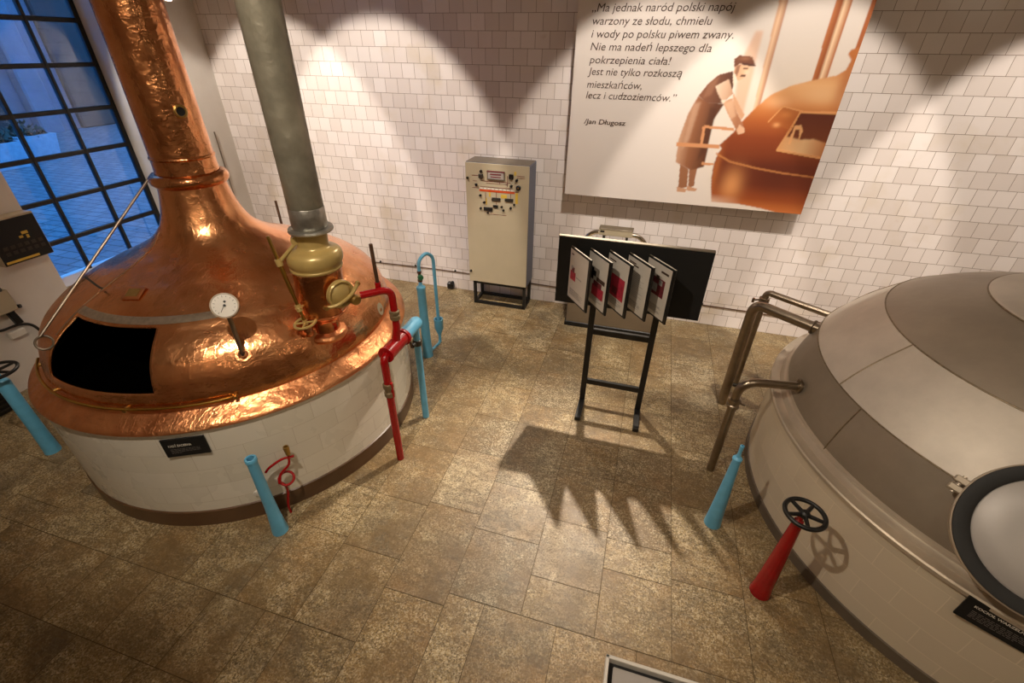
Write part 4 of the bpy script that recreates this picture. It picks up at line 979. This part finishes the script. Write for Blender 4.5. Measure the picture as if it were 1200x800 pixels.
MB().box((XL + .03, -3.11, .705), (.05, .055, .17), Matrix.Rotation(rad(8), 3, 'X'), .006).build('plug_tail', M['black'], jb)
wc_ = MB().tube(spline([Vector((XL + .02, -3.30, .635)), Vector((XL + .02, -3.22, .615)), Vector((XL + .02, -3.10, .605)), Vector((XL + .03, -3.02, .55)), Vector((XL + .03, -2.98, .40)), Vector((XL + .03, -2.96, .25)), Vector((XL + .10, -3.0, .02))], 8), .012, 8).build('power_cable', M['black'])
tag(wc_, 'black power cable hanging on the left wall behind the kettle', 'cable')
o = MB().box((XL + .03, -3.16, .545), (.05, .13, .07), None, .008); tag(o.build('cable_cover', M['white']), 'small white cover plate under the cable on the left wall', 'cover plate')
fb = thing('floor_vent', 'black slatted box on the floor at the foot of the left wall', 'vent box', (-5.3, -3.72, 0))
mb = MB(); mb.box((-5.36, -3.72, .14), (.22, .42, .26), None, .01); mb.build('case', M['black'], fb)
mb = MB()
for k in range(5): mb.box((-5.245, -3.72, .05 + .045 * k), (.012, .38, .014))
mb.build('slat', M['iron'], fb)

# framed lectern in the near foreground
LT = Vector((.42, -4.75, 0))
le = thing('lectern', 'info lectern with pale panel in white metal frame at the bottom edge of the view', 'lectern', LT)
zt = 1.0; lx0, lx1, ly0, ly1 = .129, .72, -5.0, -4.515
mb = MB()
for a, b in (((lx0, ly1), (lx0 + .30, ly1 - .024)), ): pass
fr_ = [((lx0 + .006, (ly0 + ly1) / 2), (.012, ly1 - ly0)), ((lx1 - .006, (ly0 + ly1) / 2), (.012, ly1 - ly0)), (((lx0 + lx1) / 2, ly1 - .006), (lx1 - lx0, .012)), (((lx0 + lx1) / 2, ly0 + .006), (lx1 - lx0, .012))]
for (cx, cy), (w, h) in fr_: mb.box((cx, cy, zt - .02), (w, h, .045), None, .002)
mb.build('frame', M['white'], le, 'white metal frame')
MB().box(((lx0 + lx1) / 2, (ly0 + ly1) / 2, zt - .04), (lx1 - lx0 - .02, ly1 - ly0 - .02, .02)).build('tray', M['black'], le)
MB().box(((lx0 + lx1) / 2 + .006, (ly0 + ly1) / 2 - .006, zt - .018), (lx1 - lx0 - .046, ly1 - ly0 - .046, .016), None, .003).build('panel', M['hatch_lid'], le, 'pale blank panel')
MB().box(((lx0 + lx1) / 2, -4.9, .49), (.08, .06, .94), None, .005).build('post', M['black'], le)
MB().box(((lx0 + lx1) / 2, -4.9, .012), (.4, .3, .024), None, .005).build('base_plate', M['black'], le)

# ------------------------------------------------------------------ courtyard seen through the window
structure('ground', MB().box((-17, 3, .0), (22.3, 30, .2)), M['setts'], smooth=0)
fa = thing('courtyard_building', 'pale rendered building with dark bays across the dusky courtyard', 'building', (-20, 8, 0))
mb = MB(); mb.box((-21.6, 8, 5), (1, 34, 10)); mb.build('facade', M['stone_wall'], fa, smooth=0)
for k, y in enumerate((1.2, 5.2, 9.4, 13.4, 17.4)):
    MB().box((-21.05, y, 2.4), (.3, 2.1, 4.6), None, .05).build('dark_bay', M['stone_dark'], fa)
for y in (3.2, 7.2, 11.3, 15.4): MB().box((-20.95, y, 4.0), (.5, .7, 8), None, .05).build('pilaster', M['stone_wall'], fa)
def planter(x, y, label, s=1.0):
    pt = thing('planter', label, 'planter', (x, y, .1), 'courtyard planters')
    mb = MB(); w, h = .55 * s, .72 * s; wb = .45 * s
    mb.add([(x - wb, y - wb, .1), (x + wb, y - wb, .1), (x + wb, y + wb, .1), (x - wb, y + wb, .1), (x - w, y - w, .1 + h), (x + w, y - w, .1 + h), (x + w, y + w, .1 + h), (x - w, y + w, .1 + h)],
           [(0, 1, 2, 3), (0, 1, 5, 4), (1, 2, 6, 5), (2, 3, 7, 6), (3, 0, 4, 7)])
    i_ = w - .08; mb.add([(x - i_, y - i_, .1 + h), (x + i_, y - i_, .1 + h), (x + i_, y + i_, .1 + h), (x - i_, y + i_, .1 + h), (x - w, y - w, .1 + h), (x + w, y - w, .1 + h), (x + w, y + w, .1 + h), (x - w, y + w, .1 + h)], [(4, 5, 1, 0), (5, 6, 2, 1), (6, 7, 3, 2), (7, 4, 0, 3)])
    mb.build('tub', M['planter'], pt, smooth=0)
    sm = MB()
    for k in range(150):
        a = random.uniform(0, 2 * pi); rr = w * .95 * math.sqrt(random.random()); zz = .1 + h + random.uniform(-.02, .4) * (1.15 - rr / w)
        c = Vector((x + rr * cos(a), y + rr * sin(a), zz)); R = Matrix.Rotation(random.uniform(0, 6.28), 3, 'Z') @ Matrix.Rotation(random.uniform(-1, 1), 3, 'X')
        sm.add([c + R @ Vector(v) for v in ((-.05, 0, 0), (0, -.10, .01), (.05, 0, 0), (0, .10, .01))], [(0, 1, 2, 3)])
    sm.build('shrub', M['leaf'], pt, smooth=0)
planter(-16.6, 3.95, 'white square planter in the courtyard, the right one through the window', .85)
planter(-16.0, 2.8, 'white square planter in the courtyard, the left one beside the window edge', .85)

# ------------------------------------------------------------------ lamps
def spot(loc, aim, power, size, blend, col=(1, .86, .70), radius=.03, name='beam'):
    l = bpy.data.lights.new(name, 'SPOT'); l.energy = power; l.spot_size = rad(size); l.spot_blend = blend; l.color = col; l.shadow_soft_size = radius
    o = bpy.data.objects.new(name, l); COL.objects.link(o); o.location = loc
    d = Vector(aim) - Vector(loc); o.rotation_euler = d.to_track_quat('-Z', 'Y').to_euler(); return o
def lamp(loc, aim, label, grp, glow_=True, rail_z=None):
    loc = Vector(loc); d = (Vector(aim) - loc).normalized()
    root = thing('spotlight', label, 'spotlight', loc, grp)
    c = loc - d * .055
    MB().lathe([(.001, -.09), (.03, -.088), (.04, -.07), (.044, 0), (.048, .03), (.044, .032), (.036, 0)], c, d, 24).build('housing', M['white'], root)
    MB().lathe([(.001, .022), (.02, .020), (.034, .004), (.036, 0)], c, d, 24).build('bulb', M['bulb'], root)
    top = Vector((c.x, c.y, rail_z or ZC))
    MB().cyl(c - d * .04, top, .008, seg=8).build('stem', M['iron'], root)
    return root
# a row of wall washers high under the ceiling
for x, e in ((-4.5, 1.0), (-3.13, 1.15), (-.17, .9), (1.15, .9), (3.35, 1.1)):
    L0 = Vector((x, -2.42, 4.70)); aim = L0 + Vector((0, sin(rad(33)), -cos(rad(33))))
    lamp(L0, aim, 'white ceiling spotlight washing the tiled back wall', 'ceiling wall washers')
    spot(L0, aim, 375 * e, 50, .22, (1, .90, .785), radius=.05)
# low row near the wall: visible along the top edge of the picture
LOWR = [(-5.2, -.62, 3.23), (-1.48, -.84, 3.235)]
lab = ['small white spotlight by the corner at the top edge, right of the chimney', 'small white spotlight above the control cabinet']
for p_, l_, a_, w_ in zip(LOWR, lab, [(-4.6, -2.2, 0), (-1.2, -2.6, 0)], [60, 70]):
    lamp(p_, a_, l_, None, rail_z=3.9)
    spot(Vector(p_) + (Vector(a_) - Vector(p_)).normalized() * .01, a_, w_, 80, .6, radius=.025)
spot((-.39, -1.0, 3.27), (-.55, -3.05, 0), 600, 52, .9, radius=.03)
tr = MB(); tr.box((-1.4, -.72, 3.92), (9.0, .05, .04), None, .004)
for x in (-5.4, -2.4, .6, 2.9): tr.cyl((x, -.72, 3.94), (x, -.72, ZC), .01, seg=8)
tag(tr.build('lamp_rail', M['iron']), 'ceiling hung rail carrying the low spotlights', 'rail')
# spotlights over the gallery side, lighting the vessels from the front
for k, (loc, aim, w, sz) in enumerate((((-1.15, -5.25, 4.75), (-2.7, -3.0, 1.25), 300, 54), ((-1.75, -5.0, 4.75), (1.55, -3.0, .75), 270, 56), ((.6, -5.4, 4.75), (.0, -2.6, 0), 40, 70))):
    lamp(loc, aim, ['ceiling spotlight aimed at the copper kettle', 'ceiling spotlight aimed at the grey tank', 'ceiling spotlight aimed at the floor between the vessels'][k], None)
    spot(loc, aim, w, sz, .5, radius=.03)

# unseen globes added as fill light to brighten the copper
for k, (x, y, z) in enumerate(((-1.0, -7.8, 4.0), (1.4, -7.6, 4.0), (4.6, -5.2, 3.9))):
    gl_ = thing('fill_globe', ['leftmost added fill globe behind the camera', 'middle added fill globe behind the camera', 'added fill globe on the right, beyond the grey tank'][k], 'added fill light', (x, y, z), 'added fill globes')
    MB().lathe([(.15 * sin(pi * i / 16) + 1e-4, .15 * cos(pi * i / 16)) for i in range(17)], (x, y, z), seg=32).build('globe', M['globe'], gl_)
    MB().cyl((x, y, z + .14), (x, y, ZC), .008, seg=8).build('cord', M['black'], gl_)

# ------------------------------------------------------------------ world, camera, view
w = bpy.data.worlds.new('dusk'); scn.world = w; w.use_nodes = True
bg = w.node_tree.nodes['Background']; bg.inputs[0].default_value = (.045, .24, .74, 1); bg.inputs[1].default_value = 4.2

F, yaw, pit, roll, D, Hc = 536.11, .27723, .57050, .013257, 5.3748, 2.8537
f = Vector((-sin(yaw) * cos(pit), cos(yaw) * cos(pit), -sin(pit))); r_ = Vector((cos(yaw), sin(yaw), 0)); u_ = r_.cross(f)
r2 = r_ * cos(roll) + u_ * sin(roll); u2 = u_ * cos(roll) - r_ * sin(roll)
cam = bpy.data.cameras.new('camera'); cam.sensor_width = 36; cam.lens = F / 1200 * 36; cam.clip_start = .05; cam.clip_end = 200
co = bpy.data.objects.new('camera', cam); COL.objects.link(co)
m4 = Matrix((r2, u2, -f)).transposed().to_4x4(); m4.translation = Vector((0, -D, Hc)); co.matrix_world = m4
scn.camera = co
scn.view_settings.view_transform = 'Standard'; scn.view_settings.look = 'None'; scn.view_settings.gamma = 1.0; scn.view_settings.use_curve_mapping = False
scn.view_settings.exposure = 0.25
